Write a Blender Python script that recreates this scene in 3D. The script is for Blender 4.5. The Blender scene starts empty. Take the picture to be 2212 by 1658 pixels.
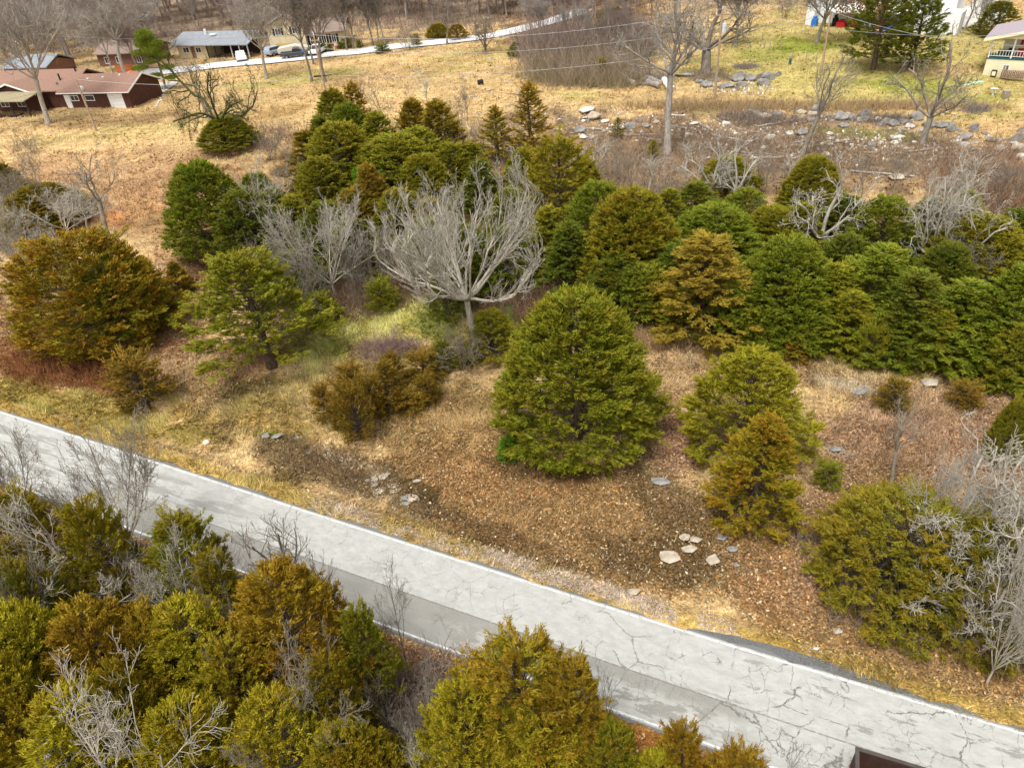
import bpy, bmesh, math, random
import numpy as np
from mathutils import Vector, Matrix
random.seed(7); RNG = np.random.default_rng(7)
SC = bpy.context.scene
COL = SC.collection
# ------------------------------------------------------------------ camera
H = 30.0
FPX, VP = 1522.0, (1290.0, 2970.0)            # focal length and nadir point, in units of a 2212 px wide picture
_u = np.array([-(VP[0]-1106), (VP[1]-829), FPX]); _u /= np.linalg.norm(_u)
_f = np.array([0, 0, -1.0]); _Y = _f-_f.dot(_u)*_u; _Y /= np.linalg.norm(_Y); _X = np.cross(_Y, _u)
RW = np.array([_X, _Y, _u])
cam_d = bpy.data.cameras.new('camera'); cam = bpy.data.objects.new('camera', cam_d); COL.objects.link(cam)
cam_d.sensor_width = 36; cam_d.lens = FPX/2212*36; cam_d.clip_end = 6000; cam_d.clip_start = .5
M = Matrix([list(r) for r in RW]).to_4x4(); M.translation = (0, 0, H); cam.matrix_world = M
SC.camera = cam
# ------------------------------------------------------------------ light
SUN_EL, SUN_AZ = math.radians(66), math.radians(215)     # azimuth from +Y towards +X
w = bpy.data.worlds.new('World'); SC.world = w; w.use_nodes = True
nt = w.node_tree; bg = nt.nodes['Background']
sky = nt.nodes.new('ShaderNodeTexSky'); sky.sky_type = 'NISHITA'; sky.sun_disc = False
sky.sun_elevation = SUN_EL; sky.sun_rotation = SUN_AZ; sky.air_density = 1.0; sky.dust_density = 3.0; sky.ozone_density = 1.0
hs = nt.nodes.new('ShaderNodeHueSaturation'); hs.inputs['Saturation'].default_value = .0
nt.links.new(sky.outputs[0], hs.inputs['Color']); nt.links.new(hs.outputs[0], bg.inputs[0]); bg.inputs[1].default_value = .12
sd = bpy.data.lights.new('sun', 'SUN'); sd.energy = 1.5; sd.angle = math.radians(16); sd.color = (1, .95, .87)
sun = bpy.data.objects.new('sun', sd); COL.objects.link(sun)
sdir = Vector((math.sin(SUN_AZ)*math.cos(SUN_EL), math.cos(SUN_AZ)*math.cos(SUN_EL), math.sin(SUN_EL)))
sun.rotation_euler = sdir.to_track_quat('Z', 'Y').to_euler()
SC.view_settings.view_transform = 'Standard'; SC.view_settings.look = 'None'; SC.view_settings.gamma = 1
SC.view_settings.exposure = 0.97; SC.view_settings.use_curve_mapping = False
SC.render.film_transparent = False
SC.cycles.max_bounces = 6; SC.cycles.diffuse_bounces = 3; SC.cycles.glossy_bounces = 2

# ------------------------------------------------------------------ helpers
def sstep(a, b, x):
    t = np.clip((np.asarray(x, float)-a)/(b-a), 0, 1); return t*t*(3-2*t)
def vnoise(x, y, s=0):
    """value noise 0..1 on numpy arrays"""
    x = np.asarray(x, float); y = np.asarray(y, float)
    xi = np.floor(x); yi = np.floor(y); fx = x-xi; fy = y-yi
    fx = fx*fx*(3-2*fx); fy = fy*fy*(3-2*fy)
    def h(a, b):
        v = np.sin(a*127.1+b*311.7+s*74.7)*43758.5453; return v-np.floor(v)
    return (h(xi, yi)*(1-fx)+h(xi+1, yi)*fx)*(1-fy)+(h(xi, yi+1)*(1-fx)+h(xi+1, yi+1)*fx)*fy
def fnoise(x, y, s=0, o=4):
    r = 0; a = .5; t = 0
    for k in range(o):
        r = r+a*vnoise(x*2**k, y*2**k, s+k*3); t += a; a *= .5
    return r/t
# road centre line: world y as a cubic of world x, road half width
ROADC = [7.2e-06, 0.0005472, -0.5081056, 21.3490524]
RHW = 2.75
def road_y(x):
    x = np.clip(np.asarray(x, float), -75, 40); x0 = np.asarray(x)
    return np.polyval(ROADC, x0)
def road_y2(x):
    x = np.asarray(x, float); xc = np.clip(x, -60, 26)
    return np.polyval(ROADC, xc)+np.polyval(np.polyder(ROADC), xc)*(x-xc)
def road_d(x, y):
    xc = np.clip(x, -60, 26); s = np.polyval(np.polyder(ROADC), xc)
    return (y-road_y2(x))/np.sqrt(1+s*s)
def gz(x, y, rough=True):
    x = np.asarray(x, float); y = np.asarray(y, float)
    z = 6.0*sstep(42, 120, y)+np.maximum(y-115, 0)*.012
    d = road_d(x, y); off = sstep(3.0, 6.5, np.abs(d))
    z = z+off*(fnoise(x/14, y/14, 5, 2)-.5)*.9
    z = z-.30*np.exp(-((d-4.35)/.55)**2)*(x < 30)-.5*sstep(-4, -14, d)
    if rough: z = z+off*(fnoise(x/1.7, y/1.7, 9, 3)-.5)*.28
    return z-.035*(1-sstep(2.9, 3.5, np.abs(d)))
def ray(px, py):
    d = np.array([px-1106, 829-py, -FPX]); return RW@(d/np.linalg.norm(d))
def G(px, py, dz=0):
    """ground point seen at a place of the photograph"""
    d = ray(px, py); z = 0.0
    for _ in range(40):
        t = (H-z)/-d[2]; x, y = d[0]*t, d[1]*t; z = .5*z+.5*(float(gz(x, y))+dz)
    return Vector((x, y, float(gz(x, y))))
def project(x, y, z):
    c = np.stack([x, y, z-H], -1)@RW
    zz = np.maximum(-c[..., 2], .1); return 1106+FPX*c[..., 0]/zz, 829-FPX*c[..., 1]/zz, -c[..., 2]
def depth(p): return float(project(np.array(p.x), np.array(p.y), np.array(p.z))[2])
def tag(o, label=None, cat=None, group=None, kind=None):
    if label: o['label'] = label
    if cat: o['category'] = cat
    if group: o['group'] = group
    if kind: o['kind'] = kind
    return o
def link(name, me, mat=None, parent=None, loc=None):
    o = bpy.data.objects.new(name, me)
    if mat is not None and me is not None and not me.materials: me.materials.append(mat)
    COL.objects.link(o)
    if parent: o.parent = parent
    if loc is not None: o.location = loc
    return o
def empty(name, loc, rz=0.0, label=None, cat=None, group=None):
    o = link(name, None); o.location = loc; o.rotation_euler = (0, 0, rz); o.empty_display_size = .2
    return tag(o, label, cat, group)
def mesh_np(name, V, F, attrs=None, smooth=False):
    me = bpy.data.meshes.new(name); V = np.asarray(V, np.float32); F = np.asarray(F, np.int32); k = F.shape[1]
    me.vertices.add(len(V)); me.vertices.foreach_set('co', V.ravel())
    me.loops.add(F.size); me.loops.foreach_set('vertex_index', F.ravel())
    me.polygons.add(len(F)); me.polygons.foreach_set('loop_start', np.arange(0, F.size, k, dtype=np.int32))
    if smooth: me.polygons.foreach_set('use_smooth', np.ones(len(F), bool))
    me.update(calc_edges=True)
    for n, a in (attrs or {}).items():
        a = np.asarray(a, np.float32)
        if a.ndim == 1: me.attributes.new(n, 'FLOAT', 'POINT').data.foreach_set('value', a)
        else:
            if a.shape[1] == 3: a = np.hstack([a, np.ones((len(a), 1), np.float32)])
            me.attributes.new(n, 'FLOAT_COLOR', 'POINT').data.foreach_set('color', a.ravel())
    return me
class NT:
    def __init__(s, name, rough=.8, spec=.25):
        s.m = bpy.data.materials.new(name); s.m.use_nodes = True; s.t = s.m.node_tree
        s.b = s.t.nodes['Principled BSDF']; s.b.inputs['Roughness'].default_value = rough
        s.b.inputs['Specular IOR Level'].default_value = spec
    def n(s, typ, **kw):
        o = s.t.nodes.new('ShaderNode'+typ)
        for k, v in kw.items(): setattr(o, k, v)
        return o
    def put(s, node, key, v):
        if isinstance(v, (bpy.types.NodeSocket,)): s.t.links.new(v, node.inputs[key])
        elif v is not None: node.inputs[key].default_value = v
    def math(s, op, a, b=None, c=None, clamp=False):
        o = s.n('Math', operation=op, use_clamp=clamp); s.put(o, 0, a)
        if b is not None: s.put(o, 1, b)
        if c is not None: s.put(o, 2, c)
        return o.outputs[0]
    def noise(s, scale, vec=None, detail=3, rough=.55, dist=0):
        o = s.n('TexNoise'); s.put(o, 'Scale', scale); s.put(o, 'Detail', detail); s.put(o, 'Roughness', rough); s.put(o, 'Distortion', dist)
        if vec is not None: s.put(o, 'Vector', vec)
        return o.outputs[0]
    def mix(s, f, a, b, mode='MIX'):
        o = s.n('Mix', data_type='RGBA', blend_type=mode); s.put(o, 0, f)
        for i, v in ((6, a), (7, b)):
            if isinstance(v, tuple) and len(v) == 3: v = (*v, 1)
            s.put(o, i, v)
        return o.outputs[2]
    def ramp(s, v, lo, hi, a=0, b=1):
        o = s.n('MapRange', interpolation_type='SMOOTHSTEP'); s.put(o, 0, v); s.put(o, 1, lo); s.put(o, 2, hi); s.put(o, 3, a); s.put(o, 4, b)
        return o.outputs[0]
    def attr(s, name, typ='GEOMETRY', out='Color'): return s.n('Attribute', attribute_name=name, attribute_type=typ).outputs[out]
    def pos(s): return s.n('NewGeometry').outputs['Position']
    def obj(s): return s.n('TexCoord').outputs['Object']
    def map(s, vec, scale=(1, 1, 1), rot=(0, 0, 0)):
        o = s.n('Mapping'); s.put(o, 0, vec); o.inputs['Scale'].default_value = scale; o.inputs['Rotation'].default_value = rot; return o.outputs[0]
    def col(s, v): s.put(s.b, 'Base Color', (*v, 1) if isinstance(v, tuple) else v)
    def bump(s, h, strength=.4, dist=.05):
        o = s.n('Bump'); o.inputs['Strength'].default_value = strength; o.inputs['Distance'].default_value = dist
        s.put(o, 'Height', h); s.t.links.new(o.outputs[0], s.b.inputs['Normal'])
_mc = {}
def plain(name, c, rough=.75, var=.18, scale=3.0, spec=.3, metal=0, bump=0.0):
    if name in _mc: return _mc[name]
    t = NT(name, rough, spec); nz = t.noise(scale, t.obj(), 5, .65)
    t.col(t.mix(t.ramp(nz, .3, .7), tuple(v*(1-var) for v in c), tuple(min(1, v*(1+var)) for v in c)))
    t.b.inputs['Metallic'].default_value = metal
    if bump: t.bump(nz, bump, .05)
    _mc[name] = t.m; return t.m
def bark(name, a, b, sc=2.2):
    t = NT(name, .9, .1); p = t.map(t.obj(), (1, 1, .35)); nz = t.noise(sc*3, p, 5, .7)
    c = t.mix(t.ramp(nz, .35, .68), a, b); c = t.mix(t.ramp(t.noise(.6, t.obj(), 2), .5, .75, 0, .45), c, tuple(v*.6 for v in a))
    t.col(c); t.bump(nz, .5, .03); return t.m
def leaf_mat(name, rough=.7):
    """foliage: pigment from the object's colour, browner towards winter tips by the object's own 'bronze' amount"""
    t = NT(name, rough, .15); base = t.n('ObjectInfo').outputs['Color']
    rnd = t.attr('rnd', out='Fac'); tip = t.attr('tip', out='Fac'); br = t.attr('bronze', 'OBJECT', 'Fac')
    clump = t.noise(.7, t.pos(), 3, .6)
    f = t.math('ADD', t.math('MULTIPLY', tip, .45), t.math('MULTIPLY', t.ramp(clump, .3, .7), .8))
    f = t.math('MULTIPLY', f, br, clamp=True)
    c = t.mix(f, base, (.23, .125, .010))
    c = t.mix(t.ramp(rnd, .0, 1.0, 0, .55), c, t.mix(1.0, c, (1.75, 1.65, 1.1), 'MULTIPLY'))
    c = t.mix(t.ramp(rnd, .9, .94, 0, .5), c, (.20, .15, .10))
    t.col(c); return t.m

# ------------------------------------------------------------------ ground colours, as measured on the place
STRAW=(.51,.372,.200); LAWN=(.41,.375,.135); GREEN=(.20,.25,.035); PINK=(.46,.295,.175); BROWN=(.20,.125,.065)
LITTER=(.31,.19,.080); DARK=(.115,.08,.035); GRAYB=(.29,.205,.135); YGRN=(.47,.43,.14); TAN=(.46,.32,.175); RED=(.25,.10,.035)
WOODF=(.30,.235,.185); YEL=(.46,.33,.085); MUD=(.38,.29,.18)
# x, y, half sizes, turn (degrees), colour, strength, leaf cover, grass cover
BLOBS = [
 (300,30,560,85,0,WOODF,1,.5,.1),(900,0,420,62,0,WOODF,1,.5,.1),(1260,70,190,85,0,(.24,.15,.09),1,.4,.3),(1620,-10,200,30,0,WOODF,.8,.3,.2),
 (1900,140,440,120,0,LAWN,.75,0,.15),(1740,97,70,20,0,GREEN,.85,0,.1),(1960,182,110,24,0,GREEN,.6,0,.1),(1660,118,70,12,0,GREEN,.5,0,.1),(2120,230,90,26,0,GREEN,.4,0,.1),(2030,150,90,20,0,TAN,.6,0,.1),
 (1850,235,330,14,0,TAN,.7,0,.6),(1560,205,120,14,0,STRAW,.7,0,.3),(1500,240,60,10,0,GREEN,.6,0,.2),
 (250,415,330,95,0,PINK,.8,0,.5),(300,470,90,35,0,(.52,.24,.10),.7,0,.5),(250,262,190,16,-3,BROWN,.6,0,.2),(300,282,260,14,-5,LAWN,.35,0,.2),
 (640,170,150,14,-8,LAWN,.7,0,.1),(1000,130,140,22,-10,LAWN,.5,0,.2),(1250,205,60,12,0,LAWN,.6,0,.2),(1220,140,60,20,0,GREEN,.3,0,.1),(560,250,160,12,-12,(.34,.22,.09),.6,0,.2),(900,150,200,12,-12,PINK,.4,0,.2),
 (430,545,190,60,30,TAN,.8,.1,.8),(380,640,120,90,70,PINK,.7,.3,.7),
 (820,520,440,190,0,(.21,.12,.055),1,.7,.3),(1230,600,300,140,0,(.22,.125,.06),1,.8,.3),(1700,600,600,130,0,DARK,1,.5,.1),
 (1700,330,600,85,4,GRAYB,1,.5,.35),(1350,330,200,60,0,(.30,.20,.12),.8,.4,.4),(1880,290,150,13,4,GREEN,.6,0,.2),(1300,440,220,60,20,(.27,.17,.09),.7,.5,.4),(2120,420,150,80,0,(.27,.16,.09),.8,.6,.4),
 (1850,795,520,62,8,TAN,1,.1,1),(1930,800,200,26,10,(.55,.43,.19),.7,0,1),(2080,960,330,150,0,(.40,.25,.15),1,.6,.5),(1950,1190,220,200,0,(.32,.205,.10),1,.8,.2),
 (840,700,230,62,-18,YGRN,1,0,1),(740,775,150,70,-20,YGRN,.9,0,1),(700,760,60,40,0,GREEN,.35,0,.8),(925,690,60,14,0,GREEN,.4,0,1),(800,755,70,20,0,(.33,.20,.14),.6,.3,.6),
 (300,760,420,80,12,(.33,.19,.10),1,.5,.6),(120,790,210,52,8,RED,.85,.6,.4),(520,900,210,62,10,(.48,.35,.13),1,0,1),(170,880,330,36,14,(.40,.31,.095),1,0,1),(580,840,120,40,-10,(.40,.31,.10),.8,0,1),
 (420,800,90,60,40,TAN,.8,.2,.9),(560,830,90,25,0,DARK,.6,.4,.1),
 (900,900,300,90,20,(.42,.30,.125),1,.1,1),(1000,960,220,90,10,(.37,.24,.11),.8,.5,.6),(1330,1140,560,150,14,LITTER,1,1,.22),(1480,800,160,60,0,TAN,.8,.2,.8),(1460,960,70,120,0,(.34,.20,.12),.9,.8,.2),(1150,1020,200,60,0,(.36,.205,.09),.8,.8,.3),
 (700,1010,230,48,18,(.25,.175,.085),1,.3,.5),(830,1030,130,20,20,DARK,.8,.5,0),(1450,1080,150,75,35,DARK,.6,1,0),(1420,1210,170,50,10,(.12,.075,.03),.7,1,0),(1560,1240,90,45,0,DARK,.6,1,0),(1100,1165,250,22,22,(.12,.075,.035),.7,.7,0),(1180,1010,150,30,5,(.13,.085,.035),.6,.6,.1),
 (1980,1400,420,120,18,(.36,.225,.10),1,1,.3),(1700,1260,140,70,0,(.36,.21,.10),.9,1,.1),(1760,1180,40,140,15,(.40,.25,.14),.8,1,.1),
 (790,1012,48,15,10,MUD,.9,0,0),(880,1120,40,9,14,MUD,.95,0,0),(740,985,40,9,0,MUD,.7,0,0),(1060,1187,34,7,16,MUD,.9,0,0),(1370,1283,26,7,10,(.30,.25,.19),.9,0,0),(905,1126,20,7,18,MUD,.9,0,0),
 (1830,832,70,12,12,(.44,.38,.28),.9,0,0),(2120,830,60,8,6,(.42,.38,.33),.8,0,0),(1810,975,40,10,20,(.33,.29,.25),.6,.3,0),
 (1098,667,26,12,0,(.06,.42,.015),1,0,.3),(1070,690,60,22,0,(.13,.24,.02),.8,0,.6),(578,938,32,7,0,(.20,.27,.02),.8,0,.4),(960,700,70,30,0,(.18,.22,.04),.5,0,.8),
 (60,870,60,6,14,(.24,.33,.02),.7,0,.8),(960,1440,110,50,15,(.32,.19,.11),1,1,0),(1380,1590,120,50,20,(.36,.17,.05),1,1,.2)]
def zone(x, y, z=None):
    """ground colour, leaf cover and grass cover of places on the ground"""
    if z is None: z = gz(x, y, False)
    px, py, dep = project(x, y, z)
    n1 = fnoise(x/3.1, y/3.1, 21, 4)-.5; n2 = fnoise(x/.9, y/.9, 33, 3)-.5; n3 = fnoise(x/11, y/5, 41, 4)-.5
    C = np.zeros(x.shape+(3,))+np.array(STRAW); leaf = np.zeros(x.shape); gr = np.zeros(x.shape)+.3
    C = C*(1+.5*n3)[..., None]
    d = road_d(x, y)
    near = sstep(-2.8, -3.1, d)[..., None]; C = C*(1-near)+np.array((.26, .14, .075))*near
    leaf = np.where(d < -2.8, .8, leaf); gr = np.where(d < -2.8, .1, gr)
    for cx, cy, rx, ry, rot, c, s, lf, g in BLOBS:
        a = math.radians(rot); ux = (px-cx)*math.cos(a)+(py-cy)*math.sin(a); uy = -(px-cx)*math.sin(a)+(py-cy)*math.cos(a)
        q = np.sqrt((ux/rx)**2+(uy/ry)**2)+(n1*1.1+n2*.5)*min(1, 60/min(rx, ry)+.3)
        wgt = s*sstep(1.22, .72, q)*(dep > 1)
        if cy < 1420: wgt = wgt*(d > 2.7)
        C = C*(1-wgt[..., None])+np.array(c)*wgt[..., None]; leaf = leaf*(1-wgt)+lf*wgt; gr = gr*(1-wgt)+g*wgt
    # verge along the far side of the road, ditch bottom, gravel
    v = sstep(2.7, 2.85, d)*sstep(4.6, 3.6, d+n1*1.4); C = C*(1-v[..., None]*.75)+np.array(YEL)*v[..., None]*.75; gr = np.maximum(gr, v*.7)
    v = np.exp(-((d-4.35+n1*.35)/.17)**2)*(px < 1250)*(px > -400)*.92; C = C*(1-v[..., None])+np.array(DARK)*v[..., None]; gr = gr*(1-v)
    v = sstep(2.9, 3.1, d)*sstep(4.3, 3.8, d)*sstep(640, 760, px)*sstep(1500, 1380, px)*sstep(-.08, .1, n1+n2*.5)*.8
    C = C*(1-v[..., None])+np.array((.42, .34, .28))*v[..., None]; gr = gr*(1-v*.6)
    C = C*(1+.6*n2)[..., None]*(1+.45*n1)[..., None]
    return np.clip(C*.91, .01, .9), np.clip(leaf, 0, 1), np.clip(gr, 0, 1), px, py, d

# ------------------------------------------------------------------ ground sheet
ny, nx = 520, 560
yy = np.concatenate([np.linspace(-70, 8, 30, endpoint=False), 8+(np.geomspace(1, 60, ny-60)-1)/59*230, np.geomspace(245, 3500, 30)])
ss = np.linspace(-1, 1, nx); ss = np.sign(ss)*np.abs(ss)**1.15*1.25
YY, S = np.meshgrid(yy, ss, indexing='ij'); XX = S*(np.maximum(YY, -20)+48)
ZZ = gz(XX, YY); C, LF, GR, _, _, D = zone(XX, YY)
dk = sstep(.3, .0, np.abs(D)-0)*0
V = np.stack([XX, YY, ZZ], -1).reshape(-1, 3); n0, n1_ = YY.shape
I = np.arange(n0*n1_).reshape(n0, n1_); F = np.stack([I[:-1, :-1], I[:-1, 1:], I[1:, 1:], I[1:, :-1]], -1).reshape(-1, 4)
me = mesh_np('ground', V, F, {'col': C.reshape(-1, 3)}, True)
t = NT('soil_and_grass', .95, .08); p = t.pos()
c = t.attr('col'); a = t.noise(9, p, 6, .75); b = t.noise(2.2, t.map(p, (1, 1.9, 1)), 5, .7); s_ = t.noise(.5, t.map(p, (1, 2.6, 1)), 5, .65, 1.0)
m1 = t.mix(t.ramp(a, .3, .7), (.55, .52, .48), (1.45, 1.42, 1.36)); m2 = t.mix(t.ramp(b, .3, .7), (.72, .68, .62), (1.25, 1.26, 1.22)); m3 = t.mix(t.ramp(s_, .3, .7), (.82, .76, .70), (1.16, 1.18, 1.16))
c = t.mix(1.0, c, m1, 'MULTIPLY'); c = t.mix(1.0, c, m2, 'MULTIPLY'); c = t.mix(1.0, c, m3, 'MULTIPLY')
t.col(c); t.bump(t.math('ADD', a, b), .8, .12)
tag(link('ground', me, t.m), kind='structure')

# ------------------------------------------------------------------ road
xs = np.linspace(-170, 70, 481); yc = road_y2(xs); dx = np.gradient(xs); dyy = np.gradient(yc); L = np.hypot(dx, dyy)
U = np.cumsum(L)-L[0]; U -= np.interp(0, xs, U); NXv, NYv = -dyy/L, dx/L
def strip(name, vs, mat, z, urange=(-1e9, 1e9), wig=0):
    sel = (U >= urange[0]) & (U <= urange[1]); k = len(vs); P = []
    for i, v in enumerate(vs):
        vv = v+(wig*(vnoise(U[sel]*1.9, i*7.0, 4)-.5)+wig*.5*(vnoise(U[sel]*.35, i*7.0, 8)-.5) if wig and i in (0, k-1) else 0)
        P.append(np.stack([xs[sel]+NXv[sel]*vv, yc[sel]+NYv[sel]*vv, np.full(sel.sum(), z), U[sel], vv+0*U[sel]], -1))
    P = np.stack(P, 0); n = P.shape[1]; I = np.arange(k*n).reshape(k, n)
    F = np.stack([I[:-1, :-1], I[:-1, 1:], I[1:, 1:], I[1:, :-1]], -1).reshape(-1, 4)
    Q = P.reshape(-1, 5); m = mesh_np(name, Q[:, :3], F, {'uvw': np.stack([Q[:, 3], Q[:, 4], Q[:, 3]*0], -1)}); return link(name, m, mat)
t = NT('worn_asphalt', .85, .25); uv = t.attr('uvw', out='Vector'); sx = t.n('SeparateXYZ'); t.put(sx, 0, uv); u, v = sx.outputs[0], sx.outputs[1]
fine = t.noise(16, uv, 6, .85); mid = t.noise(2.0, t.map(uv, (.6, 1.2, 1)), 8, .78)
edge = t.noise(1.1, t.map(uv, (.55, 1.3, 1)), 6, .72)
col = t.mix(t.ramp(mid, .3, .7), (.34, .338, .318), (.49, .49, .465)); col = t.mix(t.ramp(fine, .35, .7, 0, .55), col, (.34, .34, .32))
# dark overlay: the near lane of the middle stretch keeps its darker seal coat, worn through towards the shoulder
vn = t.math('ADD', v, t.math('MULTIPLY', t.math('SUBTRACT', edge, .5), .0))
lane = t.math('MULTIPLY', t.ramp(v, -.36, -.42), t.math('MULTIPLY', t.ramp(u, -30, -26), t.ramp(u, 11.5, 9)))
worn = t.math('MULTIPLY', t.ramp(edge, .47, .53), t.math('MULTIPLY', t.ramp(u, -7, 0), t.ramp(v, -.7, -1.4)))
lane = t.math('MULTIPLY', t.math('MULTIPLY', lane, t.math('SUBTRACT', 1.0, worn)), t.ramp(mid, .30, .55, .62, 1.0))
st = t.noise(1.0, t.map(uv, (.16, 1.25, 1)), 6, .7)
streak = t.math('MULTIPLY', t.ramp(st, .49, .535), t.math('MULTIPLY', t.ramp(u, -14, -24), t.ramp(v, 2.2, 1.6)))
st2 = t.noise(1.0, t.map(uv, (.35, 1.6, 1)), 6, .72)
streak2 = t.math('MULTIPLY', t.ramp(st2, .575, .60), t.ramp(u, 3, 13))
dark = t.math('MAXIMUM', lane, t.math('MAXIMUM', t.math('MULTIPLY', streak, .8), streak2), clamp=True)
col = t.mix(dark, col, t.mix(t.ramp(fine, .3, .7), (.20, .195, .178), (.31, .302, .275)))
# cracks
def cracks(scale, width, vec, lo, hi, msk_scale):
    vo = t.n('TexVoronoi', feature='DISTANCE_TO_EDGE'); warp = t.n('VectorMath', operation='ADD')
    nz = t.n('TexNoise'); t.put(nz, 'Vector', uv); t.put(nz, 'Scale', 1.6); t.put(nz, 'Detail', 7); t.put(nz, 'Roughness', .7)
    sc = t.n('VectorMath', operation='SCALE'); t.put(sc, 0, nz.outputs['Color']); sc.inputs['Scale'].default_value = .45
    t.put(warp, 0, vec); t.put(warp, 1, sc.outputs[0]); t.put(vo, 'Vector', warp.outputs[0]); t.put(vo, 'Scale', scale)
    line = t.ramp(vo.outputs['Distance'], width*.5, width, 1, 0)
    return t.math('MULTIPLY', line, t.ramp(t.noise(msk_scale, uv, 2), lo, hi))
right = t.ramp(u, 2, 12)
ck = t.math('MAXIMUM', t.math('MULTIPLY', cracks(.33, .011, uv, .47, .53, .30), t.ramp(u, -6, 12, .35, 1)), t.math('MULTIPLY', cracks(.9, .018, t.map(uv, (1, .45, 1)), .54, .6, .28), right))
seam = t.ramp(t.math('ABSOLUTE', t.math('ADD', v, t.math('ADD', .4, t.math('MULTIPLY', t.math('SUBTRACT', mid, .5), .05)))), .02, .05, .75, 0)
ck = t.math('MAXIMUM', ck, t.math('MULTIPLY', cracks(1.7, .024, t.map(uv, (1, .7, 1)), .50, .58, .5), t.ramp(u, -20, 6, .35, .8))); ck = t.math('MAXIMUM', ck, seam); ck = t.math('MULTIPLY', ck, t.ramp(t.noise(5, uv, 4), .35, .55, .25, 1))
col = t.mix(ck, col, (.16, .15, .135))
rim = t.ramp(t.math('ABSOLUTE', v), 2.62, 2.68); col = t.mix(rim, col, (.16, .165, .16))
t.col(col); t.bump(t.math('SUBTRACT', fine, t.math('MULTIPLY', ck, 2)), .35, .02)
ROADM = t.m
tag(strip('road', [-RHW-.02, -2.2, -1.1, 0, 1.1, 2.2, RHW+.02], ROADM, .03, wig=.32), kind='structure')
t = NT('worn_white_paint', .6, .3); uv = t.attr('uvw', out='Vector'); nz = t.noise(5, uv, 5, .8)
t.col(t.mix(t.ramp(nz, .47, .60), (.66, .67, .68), (.38, .38, .36))); WP = t.m
tag(strip('edge_line', [2.47, 2.57], WP, .0345), kind='structure'); tag(strip('edge_line', [-2.57, -2.47], WP, .0345), kind='structure')
t = NT('shoulder_asphalt', .95, .15); nz = t.noise(12, t.pos(), 5, .8); t.col(t.mix(t.ramp(nz, .3, .7), (.085, .088, .09), (.17, .17, .165))); t.bump(nz, .5, .03)
SH = t.m
# bulge of broken asphalt beside the far edge line
uu = np.linspace(7.0, 17.5, 40); wd = 2.74+.55*np.sin(np.pi*np.clip((uu-7)/10.5, 0, 1))**.8*(1+.2*(vnoise(uu*1.3, uu*0, 3)-.5))
Vb = []; 
for uv_, w_ in zip(uu, wd):
    for v_ in (2.3, w_): Vb.append((np.interp(uv_, U, xs)+np.interp(uv_, U, NXv)*v_, np.interp(uv_, U, yc)+np.interp(uv_, U, NYv)*v_, .024))
tag(link('asphalt_shoulder', mesh_np('asphalt_shoulder', Vb, [(2*i, 2*i+2, 2*i+3, 2*i+1) for i in range(39)]), SH), kind='structure')
# far street and drives, laid over the terrain
def lane(name, pts, wid, mat, dz=.06, n=60):
    P = [G(*p) for p in pts]; a = np.array([[q.x, q.y] for q in P]); s = np.r_[0, np.cumsum(np.hypot(*np.diff(a, axis=0).T))]; tt = np.linspace(0, s[-1], n)
    x = np.interp(tt, s, a[:, 0]); y = np.interp(tt, s, a[:, 1])
    for _ in range(4): x[1:-1] = (x[:-2]+x[1:-1]*2+x[2:])/4; y[1:-1] = (y[:-2]+y[1:-1]*2+y[2:])/4
    dx, dy = np.gradient(x), np.gradient(y); l = np.hypot(dx, dy); V = []; K = 5
    wv = np.interp(tt, np.linspace(0, s[-1], len(wid)), wid) if hasattr(wid, '__len__') else np.full(n, wid)
    for i in range(n):
        for k in range(K):
            f = (k/(K-1)-.5)*wv[i]; X, Y_ = x[i]-dy[i]/l[i]*f, y[i]+dx[i]/l[i]*f; V.append((X, Y_, float(gz(X, Y_, False))+dz+.1))
    return tag(link(name, mesh_np(name, V, [(i*K+k, (i+1)*K+k, (i+1)*K+k+1, i*K+k+1) for i in range(n-1) for k in range(K-1)]), mat), kind='structure')
PALE = plain('pale_road_surface', (.60, .60, .60), .9, .12, .5); CONC = plain('concrete', (.50, .48, .44), .9, .15, .8)
lane('far_street', [(250,166),(300,160),(390,152),(530,138),(640,128),(760,114),(830,104),(960,92),(1040,81),(1120,66),(1180,50),(1260,22)], 5.0, PALE)
lane('driveway', [(322,203),(335,195),(350,186),(330,196)][:3]+[(352,180)], 5, CONC, .05, 16)
lane('driveway', [(2060,60),(2090,52),(2120,35),(2140,10),(2150,-20)], [4, 8, 7, 6, 6], CONC, .05, 24)
lane('driveway', [(640,131),(655,118),(668,112)], 4, CONC, .05, 10)

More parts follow.
